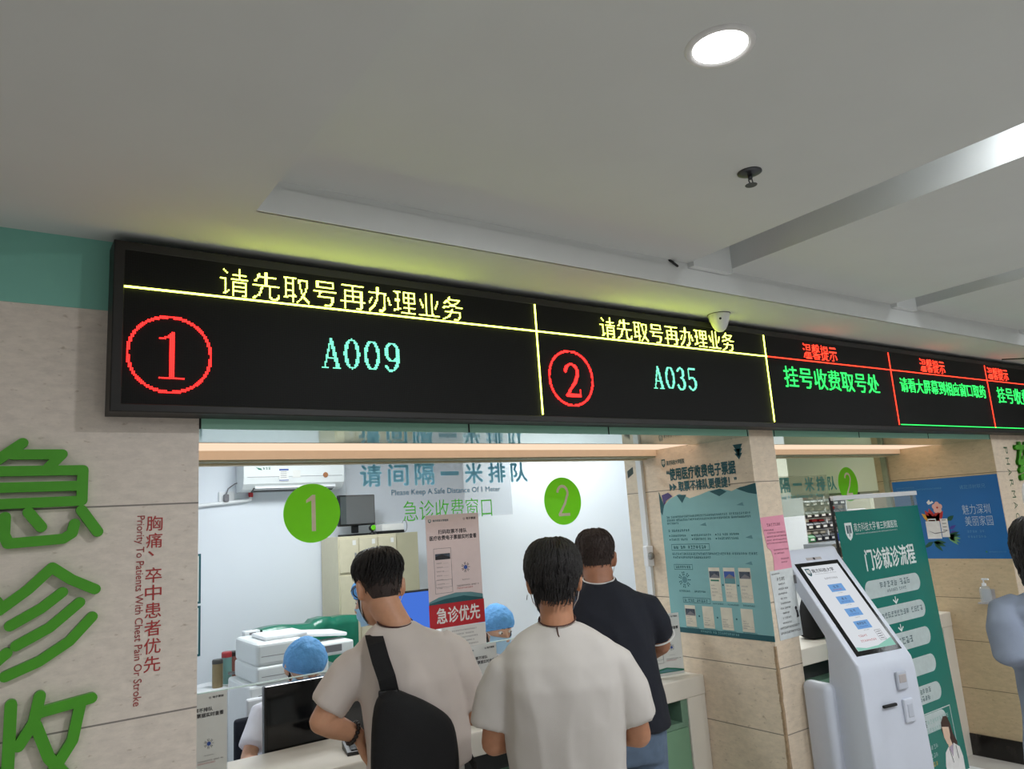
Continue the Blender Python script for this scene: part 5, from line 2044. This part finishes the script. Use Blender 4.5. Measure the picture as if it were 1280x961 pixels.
def eyes(X, parent):
    for s in (-1, 1):
        c = X @ Vector((s * .031, .083, .010))
        e = MB().ball(c, .0125, .0125, .0095, 14, 10).build('eye', M['eye_white'], parent, smooth=True)
        MB().ball(X @ Vector((s * .031, .0925, .010)), .0058, .0045, .0058, 12, 8).build('iris', M['iris'], e, smooth=True)
        MB().tube([X @ Vector((s * .012, .0935, .032)), X @ Vector((s * .030, .0955, .037)), X @ Vector((s * .048, .082, .033))], [.003, .0035, .002], 8, flat=None).build('eyebrow', M['hair'], parent, smooth=True)


def cap_part(X, parent, seed=1, puff=1.0):
    """Soft gathered surgical cap with ties at the back."""
    mb = MB()
    na, rows = 64, []
    for t in np.linspace(0, 1, 12):
        ring = []
        for k in range(na):
            a = 2 * pi * k / na
            frontness = (1 + math.cos(a)) / 2
            base = -.045 + .082 * frontness
            z = base + (.138 - base) * math.sin(t * pi / 2)
            prof = math.cos(t * pi / 2) ** .62
            bul = 1 + .13 * puff * math.sin(min(1, t * 1.6) * pi) ** .8
            pleat = 1 + .020 * math.sin(a * 17 + seed + 2 * math.sin(t * 5)) * math.sin(t * pi) ** .6 + .05 * noise.noise(Vector((a * 2, t * 4, seed)))
            x = .0845 * prof * bul * pleat * math.sin(a)
            y = -.004 + .1045 * prof * bul * pleat * math.cos(a)
            ring.append(tuple(X @ Vector((x, y, z + .004 * noise.noise(Vector((x * 40, y * 40, seed)))))))
        rows.append(ring)
    mb.loft(rows, caps=False)
    o = mb.build('surgical_cap', M['cap_blue'], parent, smooth=True)
    band = MB()
    bp = []
    for k in range(41):
        a = 2 * pi * k / 40
        fr_ = (1 + math.cos(a)) / 2
        bp.append(X @ Vector((.0845 * math.sin(a), -.004 + .1045 * math.cos(a), -.041 + .082 * fr_)))
    band.tube(bp, .005, 8, round_ends=False)
    band.build('elastic_band', M['cap_blue'], o, smooth=True)
    return o


def person(label, loc, az, spec):
    t = thing('person', label, 'person', loc, -math.radians(az))
    S = spec
    X = head_xf(S['head'], *S.get('head_rot', (0, 0, 0)), S.get('head_scale', 1.0))
    body = MB()
    add_head(body, X)
    nb = Vector(S['neck'])
    hd = X @ Vector((0, -.022, -.055))
    body.tube([nb + Vector((0, -.005, -.05)), nb, (nb + hd) / 2, hd], [S.get('neck_r', .056) * 1.15, S.get('neck_r', .056), S.get('neck_r', .056) * .95, S.get('neck_r', .056)], 18)
    # trunk core
    hip = Vector(S['hip'])
    body.loft([ell(tuple(hip + Vector((0, 0, -.08))), .13, .10), ell(tuple(hip), .145, .105), ell(tuple(hip.lerp(nb, .35)), .125, .095), ell(tuple(hip.lerp(nb, .75)), .15, .10), ell(tuple(hip.lerp(nb, .92)), .10, .06), ell(tuple(nb), .055, .05)])
    ar = S.get('arm_r', 1.0)
    for side in ('L', 'R'):
        sh_, el_, wr_ = (Vector(S[k + side]) for k in ('sh', 'el', 'wr'))
        s0 = sh_.lerp(el_, .16)
        s0.x *= .93
        body.tube([s0, sh_.lerp(el_, .5), el_], [.036 * ar, .044 * ar, .039 * ar], 16)
        body.tube([el_, el_.lerp(wr_, .3), el_.lerp(wr_, .7), wr_], [.039 * ar, .040 * ar, .032 * ar, .0255 * ar], 16)
        hd_, hn_, cu = S['hand' + side]
        if hd_:
            hand(body, wr_ - Vector(hd_).normalized() * .01, hd_, hn_, 1 if side == 'R' else -1, cu, S.get('hand_sc', 1.0))
    feet = []
    for side, sx in (('L', -1), ('R', 1)):
        kn, an = Vector(S['kn' + side]), Vector(S['an' + side])
        h0 = hip + Vector((sx * .085, 0, -.03))
        body.tube([h0, h0.lerp(kn, .5), kn], [.085, .072, .055], 16)
        body.tube([kn, kn.lerp(an, .35), an], [.054, .055, .037], 16)
        feet.append(an)
    remesh(body, 'body', S['skin'], t, S.get('voxel', .0055), 3)
    for an in feet:
        f = MB()
        toe = Vector(S.get('toe', (0, 1, 0)))
        z0 = an.z - .075
        rings = []
        for d_, hw, hh in ((-.065, .026, .05), (-.05, .036, .075), (0, .040, .085), (.06, .043, .062), (.12, .046, .045), (.165, .036, .032), (.178, .02, .02)):
            c = an + toe * d_
            q = Vector((toe.y, -toe.x, 0))
            rings.append([tuple(Vector((c.x, c.y, z0)) + q * hw * math.cos(a) + Vector((0, 0, hh * (.5 + .5 * math.sin(a))))) for a in np.linspace(0, 2 * pi, 16, endpoint=False)])
        f.loft(rings)
        f.build('shoe', M['shoe'], t, smooth=True)
    return t, X


def shirt(t, spec, name, m, rings, sleeves, seed, amp=.005, voxel=.008, smooth=5):
    """rings: (centre, rx, ry); sleeves: [(points, radii)]."""
    b = MB()
    b.loft([ell(c, rx, ry, 32, .9) for c, rx, ry in rings])
    for pts, rad in sleeves:
        b.tube(pts, rad, 20, round_ends=False)
    return remesh(b, name, m, t, voxel, smooth, cloth_noise(seed, amp))


def torus_ring(c, rx, ry, r, tilt=(0, 0), n=36):
    return MB().tube([Vector(p) for p in ell(c, rx, ry, n, 1, tilt)] + [Vector(ell(c, rx, ry, n, 1, tilt)[0])], r, 8, round_ends=False)


def trousers(t, S, m, name='trousers', hipw=.165, hipd=.125, top=.97, hem=.06, knee=None, seed=1):
    hip = Vector(S['hip'])
    b = MB()
    b.loft([ell((hip.x, hip.y, hip.z - .12), hipw * .98, hipd * .95), ell((hip.x, hip.y, hip.z - .03), hipw, hipd), ell((hip.x, hip.y, top), hipw * .93, hipd * .9)])
    for side, sx in (('L', -1), ('R', 1)):
        kn, an = Vector(S['kn' + side]), Vector(S['an' + side])
        h0 = hip + Vector((sx * hipw * .50, 0, -.05))
        b.tube([h0, h0.lerp(kn, .5), kn], [.098, .088, .074], 18, round_ends=False)
        if knee is None:
            b.tube([kn.lerp(h0, .05), kn.lerp(an, .5), an.lerp(kn, .06)], [.074, .066, .058], 18)
    return remesh(b, name, m, t, .010, 4, cloth_noise(seed, .005))


# ---- man in the plain white T-shirt, centre of the queue
S2 = dict(head=(0, .03, 1.588), head_rot=(0, -6, 0), neck=(0, -.005, 1.455), neck_r=.054, hip=(0, .0, .92), skin=M['skin_b'],
          shL=(-.168, .0, 1.375), elL=(-.218, .02, 1.125), wrL=(-.10, .22, 1.10), handL=((.45, .85, .15), (.2, .2, 1), .7),
          shR=(.168, .0, 1.37), elR=(.220, .02, 1.122), wrR=(.10, .22, 1.10), handR=((-.45, .85, .15), (-.2, .2, 1), .7),
          knL=(-.10, .03, .49), anL=(-.11, .0, .085), knR=(.10, .03, .49), anR=(.11, .0, .085))
t2, X2 = person('person in a plain pale grey-white T-shirt seen from behind, middle of the queue', (1.463, -.332, 0), 36, S2)
shirt(t2, S2, 'tee_shirt', M['tee_white'],
      [((0, .01, .84), .178, .132), ((0, .01, .95), .170, .122), ((0, .0, 1.05), .168, .118), ((0, -.008, 1.18), .178, .122), ((0, -.012, 1.29), .187, .122), ((0, -.010, 1.355), .188, .105), ((0, -.006, 1.402), .160, .086), ((0, -.004, 1.436), .108, .070), ((0, -.002, 1.458), .062, .061)],
      [([(-.11, -.005, 1.362), (-.168, -.005, 1.330), (-.203, .0, 1.26), (-.222, .008, 1.178)], [.050, .062, .062, .062]),
       ([(.11, -.005, 1.362), (.168, -.005, 1.328), (.203, .0, 1.255), (.220, .008, 1.172)], [.055, .064, .062, .062])], 2, .011)
torus_ring((0, -.004, 1.452), .059, .060, .0075, (0, .22)).build('collar', M['tee_white'], t2, smooth=True)
torus_ring((0, -.006, 1.476), .057, .060, .0022, (0, .25)).build('necklace', M['cord'], t2, smooth=True)
MB().tube([(-.004, -.068, 1.462), (-.002, -.074, 1.44), (.003, -.076, 1.425)], .002, 6).build('necklace_tail', M['cord'], t2)
hair_shell('hair', X2, t2, M['hair'], hairline_short(.075, -.004, -.066), lambda a, t: .005 + .010 * min(1, t * 2.6), 4, 1500, .046, .0030, .0035, .30, .0032, .010)
trousers(t2, S2, M['trouser_grey'], hipw=.150, hipd=.106, seed=3)
mask_part(X2, t2, M['mask_blue'])
er = MB().tube([X2 @ Vector((-.088 + .001 * math.cos(a), -.014 + .007 * math.sin(a), -.046 + .007 * math.cos(a))) for a in np.linspace(0, 2 * pi, 14)], .0012, 6, round_ends=False)
er.build('earring', M['steel'], t2, smooth=True)
ph = tag(MB().rbox(-.037, .037, -.075, .075, -.004, .004, .003).build('smartphone', M['black_gloss']), 'dark smartphone held in front of the man in the plain white T-shirt', 'phone')
ph.matrix_world = Matrix.Translation((1.463, -.332, 0)) @ Matrix.Rotation(-math.radians(36), 4, 'Z') @ Matrix.Translation((0, .315, 1.145)) @ Matrix.Rotation(math.radians(25), 4, 'X')

# ---- man in navy polo at window 2
S3 = dict(head=(0, .05, 1.596), head_rot=(4, -8, 0), neck=(0, .0, 1.475), neck_r=.064, hip=(.02, -.01, .93), skin=M['skin_c'], arm_r=1.12,
          shL=(-.18, .02, 1.40), elL=(-.245, .10, 1.17), wrL=(-.10, .30, 1.09), handL=((.4, .9, -.25), (.1, -.1, -1), .35),
          shR=(.185, .02, 1.40), elR=(.245, .07, 1.225), wrR=(.12, .28, 1.12), handR=((-.35, .9, -.2), (-.1, -.1, -1), .35),
          knL=(-.10, .02, .49), anL=(-.11, -.02, .085), knR=(.14, .02, .49), anR=(.15, -.02, .085))
t3, X3 = person('person in a navy polo shirt with pale-edged sleeves standing at window 2', (2.14, .245, 0), 35, S3)
shirt(t3, S3, 'polo_shirt', M['navy'],
      [((.02, .0, .925), .218, .152), ((.02, -.005, .98), .208, .150), ((.012, -.01, 1.08), .205, .150), ((.005, -.01, 1.20), .205, .148), ((0, -.01, 1.30), .208, .142), ((0, -.006, 1.375), .200, .120), ((0, .0, 1.432), .176, .098), ((0, .002, 1.472), .120, .080), ((0, .004, 1.50), .068, .066)],
      [([(-.12, .01, 1.395), (-.19, .015, 1.37), (-.225, .05, 1.285), (-.243, .085, 1.22)], [.064, .072, .066, .062]),
       ([(.12, .01, 1.395), (.19, .015, 1.372), (.228, .035, 1.31), (.243, .055, 1.262)], [.064, .072, .066, .062])], 5, .010)
torus_ring((0, .004, 1.503), .066, .066, .013, (0, .25)).build('collar', M['navy'], t3, smooth=True)
torus_ring((0, .004, 1.517), .066, .066, .0035, (0, .25)).build('collar_trim', M['paper_white'], t3, smooth=True)
for sx, c, d_ in ((1, (.244, .057, 1.259), (.243 - .228, .055 - .035, 1.262 - 1.31)), (-1, (-.244, .088, 1.216), (-.243 + .225, .085 - .05, 1.22 - 1.285))):
    d_ = Vector(d_).normalized()
    u_ = d_.orthogonal().normalized()
    w_ = d_.cross(u_)
    MB().tube([Vector(c) + (u_ * math.cos(a) + w_ * math.sin(a)) * .0625 for a in np.linspace(0, 2 * pi, 33)], .0035, 8, round_ends=False).build('sleeve_trim', M['paper_white'], t3, smooth=True)
hair_shell('hair', X3, t3, M['hair_fade'], hairline_short(.072, .0, -.043), lambda a, t: .003 + .009 * min(1, t * 1.5), 9, 700, .016, .0026, .0015, .2, .0015, .003)
trousers(t3, S3, M['jeans'], 'jeans', .20, .145, .97, seed=6)
mask_part(X3, t3, M['mask_white'])

# ---- man with the black sling bag at window 1
S1 = dict(head=(-.095, .06, 1.583), head_rot=(20, -14, 0), neck=(-.045, -.005, 1.462), neck_r=.055, hip=(.01, -.01, .92), skin=M['skin_a'],
          shL=(-.165, -.02, 1.375), elL=(-.292, -.05, 1.190), wrL=(-.182, .0, 1.125), handL=((.28, .12, -.9), (.95, .1, .25), .25),
          shR=(.135, -.01, 1.37), elR=(.205, .0, 1.15), wrR=(.13, .24, 1.12), handR=((-.35, .9, .0), (-.3, .1, -1), .5),
          knL=(-.09, .03, .49), anL=(-.10, .0, .085), knR=(.11, .03, .49), anR=(.12, .0, .085))
t1, X1 = person('person in a warm white T-shirt with a black sling bag and hand on hip', (1.20, .155, 0), 25, S1)
shirt(t1, S1, 'tee_shirt', M['tee_warm'],
      [((.012, -.005, 1.01), .174, .130), ((.012, -.008, 1.05), .170, .124), ((.012, -.01, 1.10), .172, .122), ((.006, -.015, 1.20), .174, .122), ((-.008, -.018, 1.29), .170, .118), ((-.018, -.016, 1.36), .168, .102), ((-.028, -.012, 1.41), .150, .086), ((-.040, -.008, 1.446), .102, .068), ((-.045, -.005, 1.464), .060, .058)],
      [([(-.115, -.015, 1.370), (-.172, -.02, 1.338), (-.225, -.028, 1.285), (-.275, -.036, 1.228)], [.055, .066, .064, .058]),
       ([(.09, -.01, 1.385), (.14, -.01, 1.34), (.175, -.005, 1.26), (.192, .0, 1.175)], [.055, .066, .064, .060])], 8, .012)
torus_ring((-.045, -.006, 1.460), .059, .059, .0075, (-.08, .22)).build('collar', M['tee_warm'], t1, smooth=True)
torus_ring((-.047, -.008, 1.474), .058, .059, .003, (-.08, .22)).build('necklace', M['cord'], t1, smooth=True)
hair_shell('hair', X1, t1, M['hair'], hairline_short(.070, .032, -.002), lambda a, t: .002 + .016 * max(0, min(1, (t - .25) * 2.0)), 14, 1000, .030, .0030, .004, .5, .0035, .005)
hair_shell('cropped_hair', X1, t1, M['hair_fade'], hairline_short(.070, -.005, -.048), lambda a, t: .0035, 15, 300, .012, .002, .001, .1, .0008, .002)
mask_part(X1, t1, M['mask_blue'])
g = MB()
T = lambda *p: X1 @ Vector(p)
for s_ in (-1, 1):
    g.tube([T(s_ * .084, -.02, .014), T(s_ * .082, .03, .018), T(s_ * .070, .10, .016)], .0022, 6)
    g.tube([T(s_ * .036 + .030 * math.cos(a), .104 - .010 * abs(math.cos(a)), .010 + .022 * math.sin(a)) for a in np.linspace(0, 2 * pi, 20)], .0018, 6, round_ends=False)
g.tube([T(-.007, .106, .014), T(.007, .106, .014)], .002, 6)
g.build('glasses', M['black_plastic'], t1)
bz = MB()
wd = (Vector(S1['elL']) - Vector(S1['wrL'])).normalized()
wu = wd.orthogonal().normalized()
wv = wd.cross(wu)
wc = Vector(S1['wrL']) + wd * .018
for k in range(16):
    a = 2 * pi * k / 16
    bz.ball(wc + (wu * math.cos(a) + wv * math.sin(a)) * .033, .0075, .0075, .0075, 10, 8)
bz.build('bead_bracelet', mat('dark_beads', (38, 28, 24), .3), t1, smooth=True)
trousers(t1, S1, M['shorts_white'], 'shorts', .160, .116, 1.06, knee='short', seed=9)
MB().tube([(-.085, .115, 1.02), (-.088, .122, .96), (-.082, .12, .88)], .003, 6).build('drawstring', M['black_plastic'], t1)

# sling bag on his back: a thing of its own
bagM = Matrix.Translation((1.20, .155, 0)) @ Matrix.Rotation(-math.radians(25), 4, 'Z')
t = thing('sling_bag', 'big black sling bag worn across the back of the man with a bracelet', 'bag', (1.20, .155, 0), -math.radians(25))
out = [(x_ - .038, z_) for x_, z_ in ((-.085, 1.235), (-.04, 1.285), (.03, 1.262), (.10, 1.222), (.155, 1.172), (.170, 1.10), (.170, 1.02), (.158, .955), (.11, .90), (.02, .88), (-.06, .90), (-.095, .97), (-.10, 1.08))]
b = MB()
loops = []
cx = sum(p[0] for p in out) / len(out)
cz = sum(p[1] for p in out) / len(out)
# smooth the outline
sm_ = []
N = len(out)
for i in range(N):
    p0, p1_, p2_, p3_ = out[i - 1], out[i], out[(i + 1) % N], out[(i + 2) % N]
    for f in (0, .25, .5, .75):
        a0 = [.5 * (2 * p1_[k] + (p2_[k] - p0[k]) * f + (2 * p0[k] - 5 * p1_[k] + 4 * p2_[k] - p3_[k]) * f * f + (3 * p1_[k] - p0[k] - 3 * p2_[k] + p3_[k]) * f ** 3) for k in (0, 1)]
        sm_.append(a0)
for y, k in ((-.128, .93), (-.136, 1.0), (-.165, 1.0), (-.192, .95), (-.203, .85), (-.208, .5)):
    loops.append([(cx + (x - cx) * k, y - .05 * max(0, x - .08) * 0 + .0, cz + (z - cz) * k) for x, z in sm_])
b.loft(loops)
o = b.build('body', M['fabric_black'], t, smooth=True)
zp = MB().tube([(-.105, -.196, 1.18), (-.110, -.199, 1.05), (-.102, -.196, .95)], .004, 8).build('zip', M['black_plastic'], t)
MB().rbox(.05, .10, -.213, -.206, .985, 1.0, .002).build('logo_patch', M['dark_grey'], t)
st = MB()
path = [(-.068, -.142, 1.255), (-.080, -.152, 1.32), (-.098, -.142, 1.375), (-.110, -.108, 1.418), (-.118, -.055, 1.440), (-.118, .0, 1.438), (-.105, .06, 1.405), (-.07, .105, 1.34), (.0, .128, 1.22), (.09, .132, 1.12), (.17, .08, 1.04), (.196, -.03, .99), (.19, -.13, .97)]
rings = []
P = [Vector(p) for p in path]
for i, p in enumerate(P):
    tt = (P[min(i + 1, len(P) - 1)] - P[max(i - 1, 0)]).normalized()
    ctr = Vector((-.02, -.01, p.z - (.06 if i in (3, 4, 5, 6) else 0)))
    if i <= 7:
        ww = Vector((1, 0, .1))
        ww = (ww - tt * ww.dot(tt)).normalized()
        nn_ = tt.cross(ww)
        if nn_.dot(p - ctr) < 0:
            nn_ = -nn_
        hw = .028
        rings.append([tuple(p + ww * a * hw + nn_ * c_) for a, c_ in ((-1, -.003), (1, -.003), (1, .005), (-1, .005))])
        continue
    nn_ = (p - ctr)
    nn_ = (nn_ - tt * nn_.dot(tt)).normalized()
    ww = tt.cross(nn_)
    hw = .027 if 1 <= i <= 7 else .016
    rings.append([tuple(p + ww * a * hw + nn_ * c_) for a, c_ in ((-1, -.003), (1, -.003), (1, .005), (-1, .005))])
st.loft(rings)
st.build('strap', M['fabric_black'], t)
MB().rbox(-.108, -.048, -.168, -.145, 1.255, 1.285, .004).build('buckle', M['black_plastic'], t)

# ---- woman at the right edge
SW = dict(head=(0, .035, 1.538), head_scale=.95, head_rot=(-8, -10, 0), neck=(0, -.005, 1.425), neck_r=.046, hip=(0, .0, .88), skin=M['skin_d'], arm_r=.88, hand_sc=.9,
          shL=(-.145, .0, 1.37), elL=(-.165, .06, 1.235), wrL=(-.02, .20, 1.20), handL=((.7, .6, .3), (.3, -.6, .7), .5),
          shR=(.145, .0, 1.37), elR=(.18, .06, 1.10), wrR=(.04, .23, 1.18), handR=((-.7, .6, .3), (-.3, -.6, .7), .5),
          knL=(-.085, .03, .46), anL=(-.09, .0, .085), knR=(.085, .03, .46), anR=(.09, .0, .085))
SW['elL'] = (-.148, -.075, 1.242)
SW['wrL'] = (-.09, .10, 1.185)
tw, XW = person('person with bobbed black hair in a grey-blue blouse at the right edge', (3.035, -1.095, 0), 62, SW)
shirt(tw, SW, 'blouse', M['blouse'],
      [((0, .005, .80), .176, .134), ((0, .0, .90), .165, .122), ((0, .0, 1.0), .152, .114), ((0, -.005, 1.15), .152, .112), ((0, -.008, 1.29), .158, .110), ((0, -.006, 1.36), .155, .095), ((0, -.002, 1.40), .118, .075), ((0, .0, 1.425), .070, .058), ((0, .0, 1.438), .052, .05)],
      [([(-.10, .0, 1.375), (-.145, -.005, 1.352), (-.162, -.05, 1.295), (-.165, -.10, 1.24), (-.12, .02, 1.20), (-.095, .09, 1.19)], [.048, .058, .060, .060, .050, .040]),
       ([(.10, .0, 1.375), (.145, .0, 1.345), (.168, .03, 1.22), (.18, .06, 1.10), (.11, .15, 1.14), (.05, .215, 1.175)], [.048, .056, .054, .052, .046, .038])], 11, .006)
torus_ring((0, .0, 1.432), .055, .054, .009, (0, .3)).build('collar', M['blouse'], tw, smooth=True)
MB().tube([(-.055, -.03, 1.445), (-.04, -.088, 1.40), (-.0, -.120, 1.32), (.05, -.122, 1.2), (.09, -.125, 1.05)], .0065, 8).build('dark_piping', M['black_plastic'], tw, smooth=True)
hair_shell('hair', XW, tw, M['hair'], lambda a: .072 if a < .7 else (.072 - (a - .7) * .26 if a < 1.3 else -.100), lambda a, t: .012 + .014 * min(1, t * 2.5), 21, 900, .06, .0042, .004, .15, .006)
MB().ball(XW @ Vector((-.035, -.075, -.105)), .03, .026, .030, 14, 10).build('hair_tuft', M['hair'], tw, smooth=True)
trousers(tw, SW, M['trouser_grey'], seed=12, hipw=.142, hipd=.100, top=.95)
mask_part(XW, tw, M['mask_white'])


# ---- clerks in blue caps
def office_chair(x, y, az, label):
    t = thing('office_chair', label, 'chair', (x, y, 0), -math.radians(az), 'office chairs')
    MB().rbox(-.22, .22, -.20, .22, .40, .45, .02, 3).build('seat', M['navy'], t, smooth=True)
    MB().rbox(-.20, .20, -.27, -.23, .52, .92, .018, 3).build('backrest', M['navy'], t, smooth=True)
    MB().tube([(0, -.18, .40), (0, -.27, .44), (0, -.275, .70)], .018, 10).build('back_support', M['black_plastic'], t, smooth=True)
    MB().tube([(0, 0, .06), (0, 0, .40)], .022, 12).build('column', M['steel'], t, smooth=True)
    for k in range(5):
        a = 2 * pi * k / 5
        MB().tube([(0, 0, .085), (.24 * math.cos(a), .24 * math.sin(a), .06)], [.022, .014], 8).build('leg', M['black_plastic'], t, smooth=True)
        MB().ball((.24 * math.cos(a), .24 * math.sin(a), .026), .024, .024, .026, 12, 8).build('caster', M['black_plastic'], t, smooth=True)
    return t


def clerk(label, loc, az, head, rot, S, seed, seated=True, puff=1.0):
    z = 0 if seated else .40
    base = dict(head=head, head_rot=rot, neck=(head[0] * .5, .03, head[2] - .150), neck_r=.046, hip=(0, -.03, .54), skin=M['skin_d'], arm_r=.86, hand_sc=.9,
                knL=(-.11, .36, .50), anL=(-.11, .36, .085), knR=(.11, .36, .50), anR=(.11, .36, .085))
    base.update(S)
    t, X = person(label, loc, az, base)
    nz = base['neck'][2]
    nx = base['neck'][0]
    hz = base['hip'][2]
    sl = []
    for sd in ('L', 'R'):
        a, e = Vector(base['sh' + sd]), Vector(base['el' + sd])
        sl.append(([tuple(a + Vector((-a.x * .32, 0, .012))), tuple(a), tuple(a.lerp(e, .45)), tuple(a.lerp(e, .78))], [.048, .058, .056, .058]))
    shirt(t, base, 'uniform_top', M['uniform'],
          [((0, -.03, hz - .08), .165, .125), ((0, -.03, hz + .06), .155, .120), ((0, -.02, hz + .2), .155, .115), ((nx * .5, .0, nz - .17), .160, .110), ((nx * .7, .01, nz - .09), .160, .100), ((nx, .02, nz - .045), .115, .078), ((nx, .028, nz - .015), .07, .06), ((nx, .03, nz), .055, .052)], sl, seed, .006)
    torus_ring((nx, .03, nz - .002), .056, .054, .008, (0, .25)).build('collar', M['uniform'], t, smooth=True)
    trousers(t, base, M['trouser_grey'], seed=seed, hipw=.16, hipd=.125, top=hz + .06)
    hair_shell('hair', X, t, M['hair'], lambda a: .066 if a < .9 else (.01 if a < 1.5 else -.07), lambda a, q: .004, seed, 60, .02, .003, .002, 0, .001)
    cap_part(X, t, seed, puff)
    eyes(X, t)
    mask_part(X, t, M['mask_blue'])
    return t


clerk('person in a blue surgical cap and white uniform with head bowed behind the black monitor', (1.245, 1.50, 0), 178, (-.005, .13, 1.178), (6, -32, 0),
      dict(shL=(-.155, .02, .985), elL=(-.24, .16, .80), wrL=(-.14, .36, .785), handL=((.3, .9, -.05), (.1, 0, -1), .25),
           shR=(.160, .03, .985), elR=(.255, .13, .835), wrR=(.30, .31, .785), handR=((-.15, .95, -.05), (-.1, 0, -1), .25)), 31, True, 1.15)
clerk('person in a blue surgical cap and mask seated in front of the white partition', (2.36, 1.545, 0), 164, (.01, .11, 1.19), (-14, -12, 0),
      dict(shL=(-.155, .01, .985), elL=(-.21, .16, .80), wrL=(-.10, .34, .785), handL=((.3, .9, -.05), (.1, 0, -1), .25),
           shR=(.155, .01, .985), elR=(.21, .16, .80), wrR=(.10, .34, .785), handR=((-.3, .9, -.05), (-.1, 0, -1), .25)), 35)
clerk('person in a blue surgical cap and mask half hidden behind the bag carrier', (1.775, 1.53, 0), 280, (.0, .075, 1.425), (0, -14, 0),
      dict(hip=(0, -.03, .80), shL=(-.155, .0, 1.225), elL=(-.19, .0, .99), wrL=(-.15, .13, .83), handL=((.1, .6, -.8), (.1, 0, -1), .3),
           shR=(.155, .0, 1.225), elR=(.19, .0, .99), wrR=(.15, .13, .83), handR=((-.1, .6, -.8), (-.1, 0, -1), .3),
           knL=(-.09, .02, .44), anL=(-.10, .0, .085), knR=(.09, .02, .44), anR=(.10, .0, .085)), 41, False)
office_chair(1.245, 1.52, 178, 'navy office chair under the clerk with bowed head')
office_chair(1.10, 2.03, 120, 'empty navy office chair between the clerk with bowed head and the photocopier')
office_chair(2.36, 1.56, 164, 'navy office chair under the clerk by the white partition')
